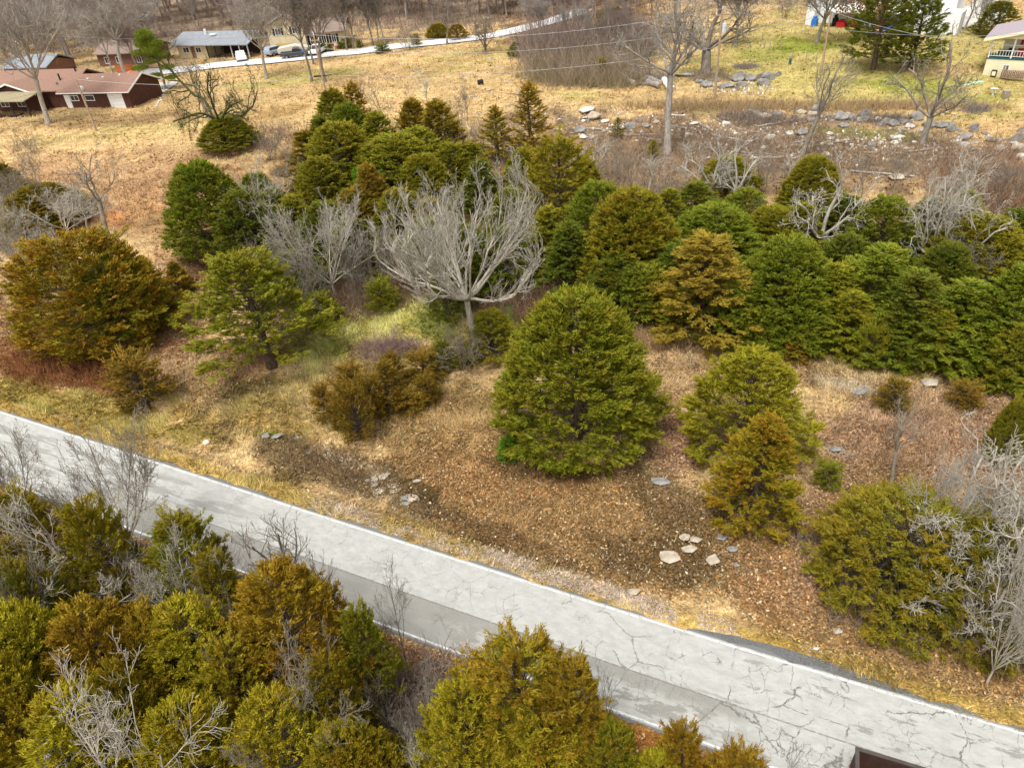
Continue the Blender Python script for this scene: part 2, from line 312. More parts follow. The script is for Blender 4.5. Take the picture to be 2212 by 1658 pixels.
# ------------------------------------------------------------------ conifers
LEAF = leaf_mat('cedar_foliage')
BK_D = bark('cedar_bark', (.075, .05, .035), (.15, .11, .085)); BK_G = bark('grey_bark', (.20, .17, .13), (.36, .32, .255))
BK_F = bark('pale_grey_bark', (.27, .235, .195), (.46, .42, .37)); BK_W = bark('pale_lichened_bark', (.34, .305, .25), (.59, .545, .46)); BK_B = bark('mid_grey_bark', (.15, .125, .10), (.28, .24, .20)); BK_IVY = bark('mossy_dark_bark', (.05, .055, .02), (.12, .12, .05))
def tubes(paths, sides, name=None):
    """paths: list of (points n x 3, radii n); returns verts, faces"""
    by = {}; Vs = []; Fs = []; off = 0
    for P, r in paths: by.setdefault(len(P), []).append((P, r))
    for n, lst in by.items():
        P = np.array([a for a, _ in lst], float); R = np.array([b for _, b in lst], float); T = np.gradient(P, axis=1) if n > 2 else np.repeat(P[:, 1:]-P[:, :1], 2, 1)
        T /= np.linalg.norm(T, axis=2, keepdims=True)+1e-9
        ref = np.where(np.abs(T[..., 2:]) > .9, np.array([1., 0, 0]), np.array([0, 0, 1.])); A = np.cross(T, ref); A /= np.linalg.norm(A, axis=2, keepdims=True)+1e-9; B = np.cross(T, A)
        ang = np.arange(sides)*2*np.pi/sides
        ring = P[:, :, None]+R[:, :, None, None]*(np.cos(ang)[:, None]*A[:, :, None]+np.sin(ang)[:, None]*B[:, :, None])
        m = len(lst); Vs.append(ring.reshape(-1, 3)); I = off+np.arange(m*n*sides).reshape(m, n, sides); J = np.roll(I, -1, 2)
        Fs.append(np.stack([I[:, :-1], J[:, :-1], J[:, 1:], I[:, 1:]], -1).reshape(-1, 4)); off += m*n*sides
    return np.concatenate(Vs), np.concatenate(Fs)
def join(*vf):
    V = []; F = []; o = 0
    for v, f in vf: V.append(v); F.append(f+o); o += len(v)
    return np.concatenate(V), np.concatenate(F)
def unit(v): return v/(np.linalg.norm(v, axis=-1, keepdims=True)+1e-9)
def cedar(seed, Ht=7.0, Rm=2.6, prof='oval', nb=170, blades=26, bl=.30, bw=.075, gap=0.0, base=.03, up=.35, dens=1.0, lumps=.30, spray=9, shell=0):
    """feathery conifer: returns (crown mesh, trunk mesh); blades are single tapering sprays on real branches"""
    r = np.random.default_rng(seed); br = []; SP = []; SD = []; ST = []
    def radius(t):
        if prof == 'oval': return Rm*min(1, max(0, 1.02-t)**.55*1.12)*min(1, .58+t*2.3)
        if prof == 'cone': return Rm*max(0, 1.02-t)**.80*min(1, .6+t*3)
        if prof == 'dome': return Rm*math.sqrt(max(0, 1.03-t**2.3))*min(1, .72+t*1.2)
        return Rm*(.25+.95*max(0, math.sin(math.pi*min(1, (t*.93+.12)))))
    for i in range(nb):
        t = base+(1-base)*((i+r.random())/nb)**.92
        R = radius(t)*(.9 if shell else 1)
        az = i*2.39996+r.normal()*.3
        R *= (1-lumps*.5+lumps*(.5+.5*math.sin(az*3+t*9+seed))+r.normal()*.09)*(1 if r.random() > gap else .45)
        R = max(R, .12); z0 = Ht*t*.96; el = up*(.15+1.25*t)+r.normal()*.12; K = 5
        out = np.array([math.cos(az), math.sin(az), 0]); s = np.linspace(0, 1, K)
        P = np.outer(s*R, out); P[:, 2] = z0-R*.10*(1-t)+s*R*math.tan(min(el, 1.1))*.75+s*s*R*.10-(1-t)*s*R*.12; side = np.array([-out[1], out[0], 0]); P += np.outer(s*s*R*r.normal()*.18, side)
        br.append((P, (.035*(1-t)+.016)*(1-s*.8)))
        ns = max(3, int(spray*R/Rm*dens+2)); q = .28+.76*r.random(ns)**.75; q[0] = 1.02
        for f in q:
            f2 = min(f, 1); k = min(int(f2*(K-1)), K-2); a = f2*(K-1)-k; p = P[k]*(1-a)+P[k+1]*a
            sp = (r.random()-.5)*1.5*(1-f2*.75) ; d = unit(out+side*(sp*1.8+r.normal()*.3)+np.array([0, 0, .25+r.normal()*.28+.5*t]))
            p = p+side*sp*R*.22+np.array([0, 0, r.normal()*.07*R*.4]); SP.append(p); SD.append(d); ST.append(f2)
    for i in range(shell//11):
        f = (i+r.random())/(shell//11); t = base+(1-base)*f**.85*.97; az = i*2.39996+r.normal()*.25; R = radius(t); lf = 1-lumps*.6+lumps*(.6*(.5+.5*math.sin(az*3+t*9+seed))+.4*r.random())
        if r.random() < gap: continue
        o_ = np.array([math.cos(az), math.sin(az), 0]); up_ = .25+.9*t+r.normal()*.18; ax = unit(o_*(1-.45*t)+np.array([0, 0, up_])+np.array([-o_[1], o_[0], 0])*r.normal()*.25)
        Lp = (.30+.13*R+.25*r.random())*(1.2-.4*t); st_ = o_*R*lf*.80+np.array([0, 0, Ht*t*.97-.1]); sd1 = unit(np.cross(ax, np.array([0, 0, 1.]))); sd2 = np.cross(ax, sd1); pr = r.random()
        for k in range(12):
            q = r.random()**.8; wd_ = .42*Lp*(1.05-q); SP.append(st_+ax*Lp*q+sd1*r.normal()*wd_+sd2*r.normal()*wd_*.55); SD.append(unit(ax+sd1*r.normal()*.5+r.normal(size=3)*.22)); ST.append(.35+.45*q+.45*pr*(pr > .45))
    top = np.linspace(.86, 1.0, 9)
    for tt in top:
        for _ in range(2): SP.append(np.array([r.normal()*.05, r.normal()*.05, Ht*tt])); SD.append(unit(np.array([r.normal()*.6, r.normal()*.6, 1.2]))); ST.append(1)
    SP = np.array(SP); SD = np.array(SD); ST = np.array(ST); n = len(SP)
    # each spray: an axis with blades to both sides, roughly in one plane, tilted
    ref = unit(np.cross(SD, np.array([0, 0, 1.])+r.normal(size=(n, 3))*.35)); B = blades
    s = r.random((n, B)); side = np.where(r.random((n, B)) > .5, 1., -1.); Ls = bl*(1.5+.8*r.random((n, 1)))
    o = SP[:, None]+SD[:, None]*(s*Ls)[..., None]+r.normal(size=(n, B, 3))*.035
    d = unit(SD[:, None]*(1.0+.3*r.random((n, B, 1)))+ref[:, None]*(side*(.25+.55*r.random((n, B))))[..., None]+r.normal(size=(n, B, 3))*.27+np.array([0, 0, .12]))
    ln = bl*(.45+.75*r.random((n, B)))*(1.15-.5*s); wv = unit(np.cross(d, r.normal(size=(n, B, 3))))*(bw*(.6+.6*r.random((n, B))))[..., None]*.5
    V = np.stack([o-wv, o+wv, o+d*ln[..., None]], 2).reshape(-1, 3); F = np.arange(n*B*3).reshape(-1, 3)
    rnd = np.repeat((r.random((n, B))*.5+.5*r.random((n, 1))).ravel(), 3); tip = np.repeat(np.clip((ST[:, None]-.45)*1.2+s*.5, 0, 1).ravel(), 3)
    crown = mesh_np('crown', V, F, {'rnd': rnd, 'tip': tip})
    tz = np.linspace(0, Ht*.97, 9); TP = np.stack([np.cumsum(r.normal(size=9)*.04), np.cumsum(r.normal(size=9)*.04), tz], -1); TP[0, 2] = -.4
    tr = (TP, (.030*Ht)*(1-np.linspace(0, .93, 9)))
    trunk = mesh_np('trunk', *join(tubes([tr], 8), tubes(br, 4)), smooth=True)
    return crown, trunk, Ht, Rm
CP = {
 'oval': [cedar(1, 7, 2.9, 'oval', 130, 24, bl=.21, bw=.055, lumps=.12, spray=9, shell=3300), cedar(2, 7, 2.8, 'oval', 130, 24, bl=.21, bw=.055, lumps=.42, spray=8, shell=1500)],
 'dome': [cedar(3, 6, 3.1, 'dome', 130, 24, bl=.21, bw=.055, lumps=.34, up=.25, spray=8, shell=2000)],
 'cone': [cedar(4, 7.5, 2.0, 'cone', 130, 26, bl=.22, bw=.055, shell=900, lumps=.3, up=.55, spray=8), cedar(5, 7.5, 1.9, 'cone', 130, 26, bl=.22, bw=.055, shell=700, lumps=.42, gap=.12, up=.6, spray=8)],
 'open': [cedar(6, 8, 2.5, 'oval', 130, 26, bl=.21, bw=.055, shell=900, gap=.12, base=.2, lumps=.4, up=.6, spray=8), cedar(7, 8, 2.4, 'dome', 130, 26, bl=.21, bw=.055, shell=900, gap=.15, base=.16, lumps=.45, up=.7, spray=8), cedar(12, 8, 2.5, 'oval', 130, 26, bl=.21, bw=.055, shell=1000, gap=.1, base=.1, lumps=.4, up=.65, spray=8)],
 'thin': [cedar(8, 7, 1.35, 'cone', 80, 22, gap=.15, base=.08, lumps=.4, up=.35, spray=6)],
 'bush': [cedar(9, 1.7, .85, 'dome', 70, 12, bl=.22, bw=.05, lumps=.35, up=.9, spray=6), cedar(10, 1.9, .7, 'cone', 60, 12, bl=.2, bw=.05, lumps=.35, up=.9, spray=6)],
}
_pi = {}
GN_=(.150, .185, .012); GD=(.100, .135, .012); OL=(.205, .200, .012); BZ=(.195, .155, .012); BR=(.245, .185, .014); YG=(.30, .285, .018); EM=(.07, .17, .008); GO=(.26, .18, .020)
def conifer(kind, cx, top, bot, wpx, col, bronze, label, name='cedar_tree', group=None, cat='tree', lift=0):
    r_ = 0; lo = Vector((0, 0, 0)); by = bot; bx = cx
    for _ in range(8):
        p = G(bx, by); dp = depth(p); r_ = wpx/2*dp/FPX
        # the crown's foot in front of the trunk
        d2 = Vector((p.x, p.y, 0)).normalized(); q = p-d2*r_*.62; q.z = float(gz(q.x, q.y)); qx, qy, _z = project(np.array(q.x), np.array(q.y), np.array(q.z)); by += (bot-float(qy))*.8
        hgt = .5
        for h in np.linspace(.5, 16, 63):
            tx, ty, _ = project(np.array(p.x), np.array(p.y), np.array(p.z+h)); hgt = h
            if ty < top: break
        mx, my, _ = project(np.array(p.x), np.array(p.y), np.array(p.z+h*.5)); bx += (cx-float(mx))*.7
    FW = .74 if kind == 'bush' else .86
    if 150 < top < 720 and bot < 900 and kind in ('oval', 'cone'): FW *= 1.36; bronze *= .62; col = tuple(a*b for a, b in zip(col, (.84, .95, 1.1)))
    if top > 1040 and bot > 1300: FW *= 1.3
    if kind == 'bush' and bronze > .45: col = (.115, .092, .014)
    k = CP[kind]; i = _pi.get(kind, 0); _pi[kind] = i+1; crown, trunk, Ht, Rm = k[i % len(k)]
    o = empty(name, p-Vector((0, 0, .05)), random.random()*6.28, label, cat, group); o.scale = (r_/Rm*FW, r_/Rm*FW, hgt/Ht*.90)
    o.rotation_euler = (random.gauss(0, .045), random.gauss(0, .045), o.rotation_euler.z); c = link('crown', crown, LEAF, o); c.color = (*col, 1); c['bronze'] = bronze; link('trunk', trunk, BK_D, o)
    return o
for a in [
 ('dome',175,497,778,345,OL,.9,'broad bronze-brown cedar, widest on the left, above the straw bank beside the road'),
 ('open',548,533,842,315,GN_,.35,'airy green cedar with its dark trunk showing low, right of the broad bronze cedar'),
 ('oval',1245,612,1020,385,(.135,.165,.010),.30,'largest rounded green cedar, standing alone at the centre of the slope'),
 ('oval',1618,752,1030,310,OL,.20,'full green cedar right of the largest one, half hidden by an orange cedar in front'),
 ('cone',1638,882,1165,225,OL,.75,'pointed orange-tinted cedar in front of the full green one'),
 ('dome',1960,1085,1325,300,(.14,.15,.012),.45,'low dark green cedar under the pale gnarled tree at the right'),
 ('dome',2140,1130,1375,290,(.12,.13,.012),.4,'dark green cedar at the right edge under the pale gnarled limbs'),
 ('cone',1523,490,742,210,GO,.5,'golden pointed cedar at the front edge of the cedar belt'),
 ('oval',1358,395,655,190,OL,.75,'olive-bronze cedar behind the gap beside the fan-shaped bare tree'),
 ('oval',1290,375,600,150,GN_,.35,'dark green cedar squeezed left of the olive-bronze one in the belt'),
 ('open',1205,278,535,175,OL,.45,'tall olive cedar with bare lower trunk, right of the fan-shaped bare tree'),
 ('oval',1540,432,620,190,GN_,.3,'green round-topped cedar behind the golden pointed one'),
 ('oval',1412,560,700,150,OL,.4,'small olive cedar low between the green and golden cedars'),
 ('oval',1695,495,745,190,GN_,.35,'green cedar right of the golden pointed one'),
 ('cone',1790,560,755,180,OL,.35,'olive cedar in the belt below the first white twisted tree'),
 ('oval',1895,412,610,150,GN_,.45,'green cedar standing up between the two white twisted trees'),
 ('cone',1880,505,745,190,GN_,.35,'dense green cedar under the one between the white twisted trees'),
 ('cone',1975,575,790,190,GD,.4,'dark green cedar in front of the white double-trunk tree'),
 ('oval',2115,455,640,200,OL,.6,'olive-tinted cedar behind the white double-trunk tree'),
 ('cone',2075,600,800,200,GN_,.35,'green pointed cedar low in the belt near the right edge'),
 ('cone',2180,560,815,190,GN_,.3,'green cedar cut by the right edge of the view, in the belt'),
 ('cone',2150,690,830,150,GN_,.3,'lowest front green cedar of the belt near the right edge'),
 ('oval',1572,330,440,120,OL,.6,'small olive cedar behind the white forked trees at the top of the belt'),
 ('oval',1760,330,470,110,OL,.6,'olive cedar top rising behind the leaning white tree'),
 ('oval',1640,560,700,140,GD,.2,'dark cedar filling the gap behind the golden pointed one'),
 ('oval',1470,520,680,140,GD,.2,'dark green cedar between the olive-bronze and golden ones'),
 ('thin',1145,172,345,95,BR,.55,'tallest slim bronze cedar with pointed tip beside the dry meadow'),
 ('thin',1067,224,360,85,OL,.7,'slim bronze cedar just left of the tallest slim one'),
 ('cone',722,182,340,105,OL,.75,'bronze-green cedar at the top left of the cedar cluster, by the dark pole'),
 ('thin',770,168,320,80,BR,.7,'see-through bronze cedar tip behind the cluster'),
 ('cone',665,275,425,105,BZ,.8,'bronze cedar at the left end of the upper cluster'),
 ('oval',735,250,440,160,OL,.6,'olive cedar in the middle of the upper cluster'),
 ('oval',850,285,450,190,OL,.45,'wide olive-green cedar in the heart of the cluster'),
 ('cone',893,205,360,95,BR,.9,'orange-brown cedar left of its twin on the cluster skyline'),
 ('cone',955,204,370,110,BR,.8,'rusty brown cedar on the right of the cluster skyline'),
 ('oval',975,300,430,110,OL,.5,'olive cedar below the rusty brown one'),
 ('cone',808,340,490,85,GO,.9,'small orange cedar in the lower middle of the cluster'),
 ('bush',800,390,475,80,EM,.0,'bright emerald green bushy cedar in the lower cluster'),
 ('oval',780,400,510,120,BZ,.7,'bronze cedar left of the emerald green bush'),
 ('oval',868,400,530,110,OL,.6,'olive cedar below the heart of the cluster, right of the emerald bush'),
 ('oval',447,332,565,160,GN_,.45,'dense green and bronze cedar at the left corner of the cluster'),
 ('oval',535,400,590,140,GD,.45,'dark green cedar behind the whitish leafless crown, left side'),
 ('oval',1000,480,650,130,GD,.4,'dark cedar half hidden behind the fan-shaped bare tree'),
 ('oval',1095,480,640,120,GD,.4,'dark green cedar behind the right half of the fan-shaped bare tree'),
 ('oval',630,540,650,130,GD,.3,'dark low cedar left of the round leafless bush-tree'),
 ('oval',965,560,700,80,GD,.4,'low dark cedar at the foot of the fan-shaped tree'),
 ('oval',90,395,500,160,BZ,.8,'bronze cedar behind the whitish bare trees at the left edge'),
 ('oval',255,540,740,190,OL,.8,'bronze cedar shoulder behind the broad bronze one'),
 ('cone',12,345,440,80,BZ,.6,'olive cedar cut by the left edge below the brown house'),
 ('oval',488,248,330,105,OL,.5,'low cedar round the foot of the mossy forked tree'),
 ('cone',382,563,640,52,BZ,.9,'knee-high bronze young cedar on the path between the large ones'),
 ('bush',375,650,698,45,BZ,.9,'tiny bronze cedar beside the path, below the other young one'),
 ('bush',302,795,890,130,BR,.6,'bushy bronze young cedar alone on the bank left of the airy green cedar'),
 ('bush',705,835,920,72,BZ,.9,'leftmost bronze young cedar of the row on the middle slope'),
 ('bush',768,848,965,80,BR,.6,'tallest rusty young cedar of the row on the middle slope'),
 ('bush',828,790,905,90,BZ,.6,'brown-green young cedar in the middle of the row'),
 ('bush',755,800,850,60,BZ,.8,'thin brown young cedar behind the row on the middle slope'),
 ('bush',885,845,900,90,BZ,.8,'low spreading young cedar at the lower right of the row'),
 ('bush',915,770,838,85,OL,.5,'green-brown young cedar above the row near the fan-shaped tree'),
 ('bush',957,738,808,70,GD,.3,'dark green young cedar left of the grey twig tangle'),
('bush',800,835,915,60,BZ,.6,'small rusty young cedar right of the tallest of the row'),
 ('bush',850,770,850,70,BZ,.5,'small brown-green young cedar above the middle of the row'),
 ('bush',925,820,875,60,BZ,.6,'low brown young cedar under the green-brown one'),
 ('bush',1000,735,800,60,OL,.3,'green young cedar at the grey twig tangle'),
 ('bush',735,870,940,55,BZ,.6,'low brown young cedar between the leftmost and the tallest of the row'),
 ('oval',1062,668,780,110,OL,.6,'shaggy cedar at the right foot of the fan-shaped tree'),
 ('bush',1095,950,1003,60,EM,.1,'small fresh green shrub at the lower left of the largest cedar'),
 ('bush',1790,1010,1060,62,GN_,.3,'small round green shrub in the leaf litter right of the orange cedar'),
 ('bush',1930,825,895,85,BZ,.5,'low olive shrub on the straw strip below the belt'),
 ('bush',2082,838,885,75,BZ,.6,'low brown-green shrub on the straw strip near the right edge'),
 ('bush',690,640,712,95,GN_,.3,'low green shrub under the round leafless bush-tree'),
 ('bush',825,615,680,75,GN_,.3,'dark green shrub right of the round leafless bush-tree'),
 ('thin',1332,252,300,30,OL,.4,'tiny olive cedar among the rubble stones'),
 ('thin',1411,300,345,28,OL,.4,'tiny pointed cedar in the brush below the tall pale tree'),
 ('bush',1720,745,790,70,BZ,.9,'rusty young cedar on the straw below the belt'),
 ('bush',1880,720,800,60,GN_,.4,'see-through young cedar in front of the belt'),
 ('oval',2190,860,1010,90,GN_,.4,'green cedar at the right edge above the pale gnarled crown'),
 ('oval',690,330,480,120,OL,.6,'olive cedar in front of the left end of the upper cluster'),
 ('cone',765,290,430,110,BZ,.7,'bronze-tinted cedar in the second row of the cluster, below the see-through tip'),
 ('oval',915,325,470,120,OL,.65,'olive cedar below the orange-brown twin in the cluster'),
 ('cone',935,420,545,100,BZ,.6,'bronze cedar left of the fan-shaped crown, low in the cluster'),
 ('oval',700,430,570,120,GD,.5,'dark cedar between two whitish leafless crowns'),
 ('cone',1020,300,420,80,OL,.6,'olive cedar just behind the top of the fan-shaped tree'),
 ('oval',1135,310,470,110,OL,.5,'olive cedar under the tallest slim bronze one'),
 ('cone',1260,330,470,100,OL,.6,'olive cedar left of the white slender forked tree'),
 ('oval',1330,540,690,130,GD,.3,'dark cedar at the left front of the belt'),
 ('cone',1390,470,640,110,OL,.7,'bronze-tipped cedar in the left part of the belt'),
 ('cone',1590,600,750,130,GN_,.35,'green cedar at the foot of the golden pointed one, right side'),
 ('oval',1740,620,765,120,GN_,.3,'low green cedar at the belt front, below the white twisted tree'),
 ('cone',1835,620,775,130,OL,.4,'olive cedar at the belt front between two green ones'),
 ('oval',1930,660,790,130,GN_,.3,'low green cedar at the belt front, right of the olive one'),
 ('cone',2020,650,800,130,OL,.45,'yellowish cedar in front of the dark one by the sinuous trunks'),
 ('oval',1660,440,580,130,OL,.5,'olive cedar top behind the belt, left of the white twisted tree'),
 ('oval',1825,500,640,120,GD,.35,'dark cedar behind the white twisted tree'),
 ('oval',2040,520,680,120,GD,.4,'dark cedar just right of the sinuous trunks'),
 ('oval',2200,690,850,130,OL,.4,'olive cedar at the right edge, lowest in the belt'),
 # near side of the road
 ('open',75,1062,1350,150,OL,.5,'bronze cedar at the left edge just below the road'),
 ('open',228,1058,1400,150,OL,.45,'green cedar with bronze tips between the white limbs below the road'),
 ('open',20,1150,1450,150,OL,.6,'bronze cedar cut by the left edge, below the first one'),
 ('open',405,1118,1420,175,GN_,.45,'green cedar with bare stems by the dark lane of the road'),
 ('oval',120,1285,1620,230,YG,.25,'bright yellow-green cedar near the lower left corner'),
 ('oval',258,1250,1600,240,BR,.6,'orange-bronze cedar right of the bright yellow-green one'),
 ('oval',425,1290,1600,240,YG,.45,'light green cedar in the middle of the near thicket'),
 ('oval',625,1240,1610,260,BR,.7,'big orange cedar beside the dark lane of the road'),
 ('open',800,1310,1560,110,GN_,.4,'narrow green cedar touching the near edge line'),
 ('oval',45,1430,1760,230,YG,.55,'golden cedar in the lower left corner'),
 ('oval',235,1490,1800,280,YG,.4,'golden-green cedar with grey twigs at the bottom left'),
 ('oval',430,1530,1830,240,YG,.45,'olive cedar behind the white branches at the bottom'),
 ('oval',620,1490,1800,230,YG,.5,'olive-gold cedar below the big orange one'),
 ('oval',800,1560,1830,200,OL,.5,'olive cedar at the bottom between grey twigs and golden cedar'),
 ('open',1125,1385,1770,230,OL,.7,'orange cedar with dark upright trunks in front of the road at the bottom centre'),
 ('open',1235,1395,1760,150,BR,.45,'rusty cedar overlapping the near edge line, right of the dark-trunked one'),
 ('oval',985,1480,1800,190,YG,.35,'green cedar left of the dark-trunked orange one at the bottom'),
 ('oval',1155,1560,1850,260,YG,.45,'golden cedar at the very bottom centre'),
 ('oval',1320,1560,1830,150,GN_,.5,'green cedar at the bottom between golden and orange ones'),
 ('open',1480,1545,1830,120,BR,.8,'orange cedar tip standing over the near edge line'),
 ('open',1575,1590,1850,130,BR,.8,'lowest orange cedar next to the road at the bottom right'),
 ('oval',1430,1600,1850,160,YG,.35,'yellow-green cedar below the orange tip at the bottom'),
 ('oval',320,1400,1700,150,OL,.6,'dark-stemmed olive cedar between the orange-bronze and light green ones'),
 ('open',150,1165,1480,130,GN_,.5,'green cedar between the left-edge bronze one and the white limbs below the road'),
 ('open',335,1330,1620,140,BR,.5,'rust-tipped cedar behind the light green one in the near thicket'),
 ('open',520,1380,1640,130,YG,.5,'yellow-green cedar left of the big orange one in the near thicket'),
 ('open',720,1400,1680,120,OL,.5,'olive cedar at the right flank of the big orange one'),
 ('oval',15,1320,1640,140,OL,.5,'olive cedar at the left edge beside the bright yellow-green one'),
 ('open',500,1180,1450,110,OL,.4,'small olive cedar before the near edge line, right of the one with bare stems'),
 # far
 ('open',1905,-40,165,150,GD,.25,'left one of two tall dark green cedars on the lawn before the white house'),
 ('open',1985,-30,165,140,GD,.2,'right one of two tall dark green cedars on the lawn before the white house'),
 ('oval',2158,-5,85,100,GD,.4,'dark green cedar on the lawn between drive and cream porch house'),
 ('oval',1115,88,125,45,GN_,.2,'small dark green cedar by the far street, left of the mauve thicket'),
 ('oval',1320,10,95,90,GD,.3,'dark cedar in the wood behind the mauve thicket'),
 ('oval',945,50,85,60,OL,.5,'bronze-green cedar left one of two behind the far street'),
 ('oval',987,52,88,55,BZ,.7,'brownish cedar right one of two behind the far street'),
 ]: conifer(*a)
for cx, tp, bt, w_, c_, lb in [(672,103,122,26,GN_,'round green bush left of the cream house front'),(690,98,116,30,GD,'clipped dark bush under the first front window of the cream house'),(713,96,112,18,GD,'clipped dark bush under the middle window of the cream house'),(748,88,106,24,GD,'tall round dark bush at the right corner of the cream house'),(735,93,107,20,GN_,'flat green bush before the right window of the cream house'),(826,100,116,36,GD,'dark rounded bush by the far street'),(898,75,100,26,OL,'upright olive bush behind the far street'),(778,92,106,16,GD,'small dark bush with yellow tint beside two trunks across the street'),(1300,130,170,40,OL,'olive bush at the right end of the mauve thicket')]:
    conifer('bush', cx, tp, bt, w_, c_, .2, lb, 'garden_bush', None, 'bush')
for cx, tp, bt, w_, dx_ in []: pass
for i, (x, t_, b_) in enumerate([(760,212,360),(820,232,385),(700,240,400),(600,400,550),(910,262,410),(1035,340,480),(1100,395,560),(1180,430,600),(1240,470,640),(560,365,510),(640,410,560),(760,465,600),(930,470,600),(1440,400,540),(1500,385,500),(1610,400,530),(1720,430,570),(1825,415,560),(2000,420,570),(2085,400,545),(2180,440,600),(1380,560,700),(1470,620,735),(2120,620,800),(1650,660,765)]):
    conifer('cone' if i % 3 else 'oval', x, t_, b_, 95+(i*37 % 30), [GN_, OL, GD][i % 3], .3+.1*(i % 4), 'middle-sized cedar packed into the thicket between larger ones', group='cedars filling the thicket')


# ------------------------------------------------------------------ leafless trees
def bare(seed, Ht=9.0, limbs=7, fork=.22, spread=.75, gnarl=.16, trop=.05, lv=4, kids=(6, 6, 5), rad=.16, lr=(.62, .6, .6, .55), first=None, twig=.010, multi=1, droop=0, leaves=0, even=False, ang0=(.45, .5), dome=None):
    """branching skeleton: returns (trunk mesh, crown mesh, height, radius)"""
    r = np.random.default_rng(seed); big = []; mid_ = []; fine_ = []; tips = []
    def path(p, d, L, r0, r1, n, g, up):
        P = [p]; R = [r0]
        for i in range(n-1):
            d = unit(d+r.normal(size=3)*g+np.array([0, 0, up])); p = p+d*L/(n-1); P.append(p); R.append(r0+(r1-r0)*(i+1)/(n-1))
        return np.array(P), np.array(R), d
    def grow(p, d, L, rr, level):
        n = (9, 8, 6, 5, 4)[level]; P, R, de = path(p, d, L, rr, rr*(.42 if level < 3 else .5), n, gnarl*(1+.35*level), trop*(1 if level < 3 else .6)-droop*(level > 1))
        (big if level == 0 else mid_ if level == 1 else fine_).append((P, np.maximum(R, twig)))
        if level >= lv-1:
            tips.append(P[-1]); return
        k = kids[min(level, len(kids)-1)]; k = max(2, int(round(k*(.75+.5*r.random()))))
        for j in range(k):
            t = (.22+.76*(j+r.random())/k); i = min(int(t*(n-1)), n-2); f = t*(n-1)-i; q = P[i]*(1-f)+P[i+1]*f; dd = unit(P[i+1]-P[i])
            perp = unit(np.cross(dd, r.normal(size=3))); ang = ang0[0]+ang0[1]*r.random(); nd = unit(dd*math.cos(ang)+perp*math.sin(ang)+np.array([0, 0, .06]))
            grow(q, nd, L*lr[level]*(.65+.55*r.random())*(1.15-.45*t), (R[i]*(1-f)+R[i+1]*f)*(.50+.15*r.random()), level+1)
    trunks = []
    for m in range(multi):
        a = r.random()*6.28; lean = .0 if multi == 1 else .22+.2*r.random(); d0 = unit(np.array([math.cos(a)*lean, math.sin(a)*lean, 1.]))
        P, R, de = path(np.array([0., 0, -.4]), d0, Ht*fork+.4, rad*1.25, rad*.92, 7, gnarl*.45, .03); R[0] *= 1.5; R[1] *= 1.12; trunks.append((P, R))
        for j in range(limbs):
            az = j*2.4+r.random()*.8+a; sp = spread*(.35+.75*((j+.5)/limbs)**.6) if j else spread*.12
            d = unit(np.array([math.cos(az)*math.sin(sp), math.sin(az)*math.sin(sp), math.cos(sp)])+de*.25)
            q = P[-1] if first is None or j < 3 else P[max(3, 6-j//2)]
            grow(q, d, Ht*(1-fork)*((.62+.26*sp/max(spread, .1)+.05*r.normal()) if even else (.88-.17*sp/max(spread, .1)+.06*r.normal())), rad*(.62 if j == 0 and not even else .42+.12*r.random()), 0)
    if dome:     # a crown grown in the open: outer twigs all end on one rounded outline
        cz, ra, rz_ = dome
        for lst in (big, mid_, fine_):
            for i, (P, R) in enumerate(lst):
                q = P-np.array([0, 0, cz]); e = np.sqrt((q[:, 0]/ra)**2+(q[:, 1]/ra)**2+(q[:, 2]/rz_)**2); az_ = np.arctan2(q[:, 1], q[:, 0]); lim = .86+.07*np.sin(az_*5+seed)+.06*np.sin(q[:, 2]*3+az_*2)
                f = np.where(e > lim, (lim+.16*np.tanh((e-lim)/.30))/np.maximum(e, .01), 1); lst[i] = (q*f[:, None]+np.array([0, 0, cz]), R)
    V = np.concatenate([a for a, _ in fine_]); hh = float(np.percentile(V[:, 2], 99.5)); rr = float(np.percentile(np.hypot(V[:, 0], V[:, 1]), 96))
    return mesh_np('trunk', *tubes(trunks, 8), smooth=True), mesh_np('crown', *join(tubes(big, 6), tubes(mid_, 5), tubes(fine_, 3)), smooth=True), hh, rr, np.array(tips)
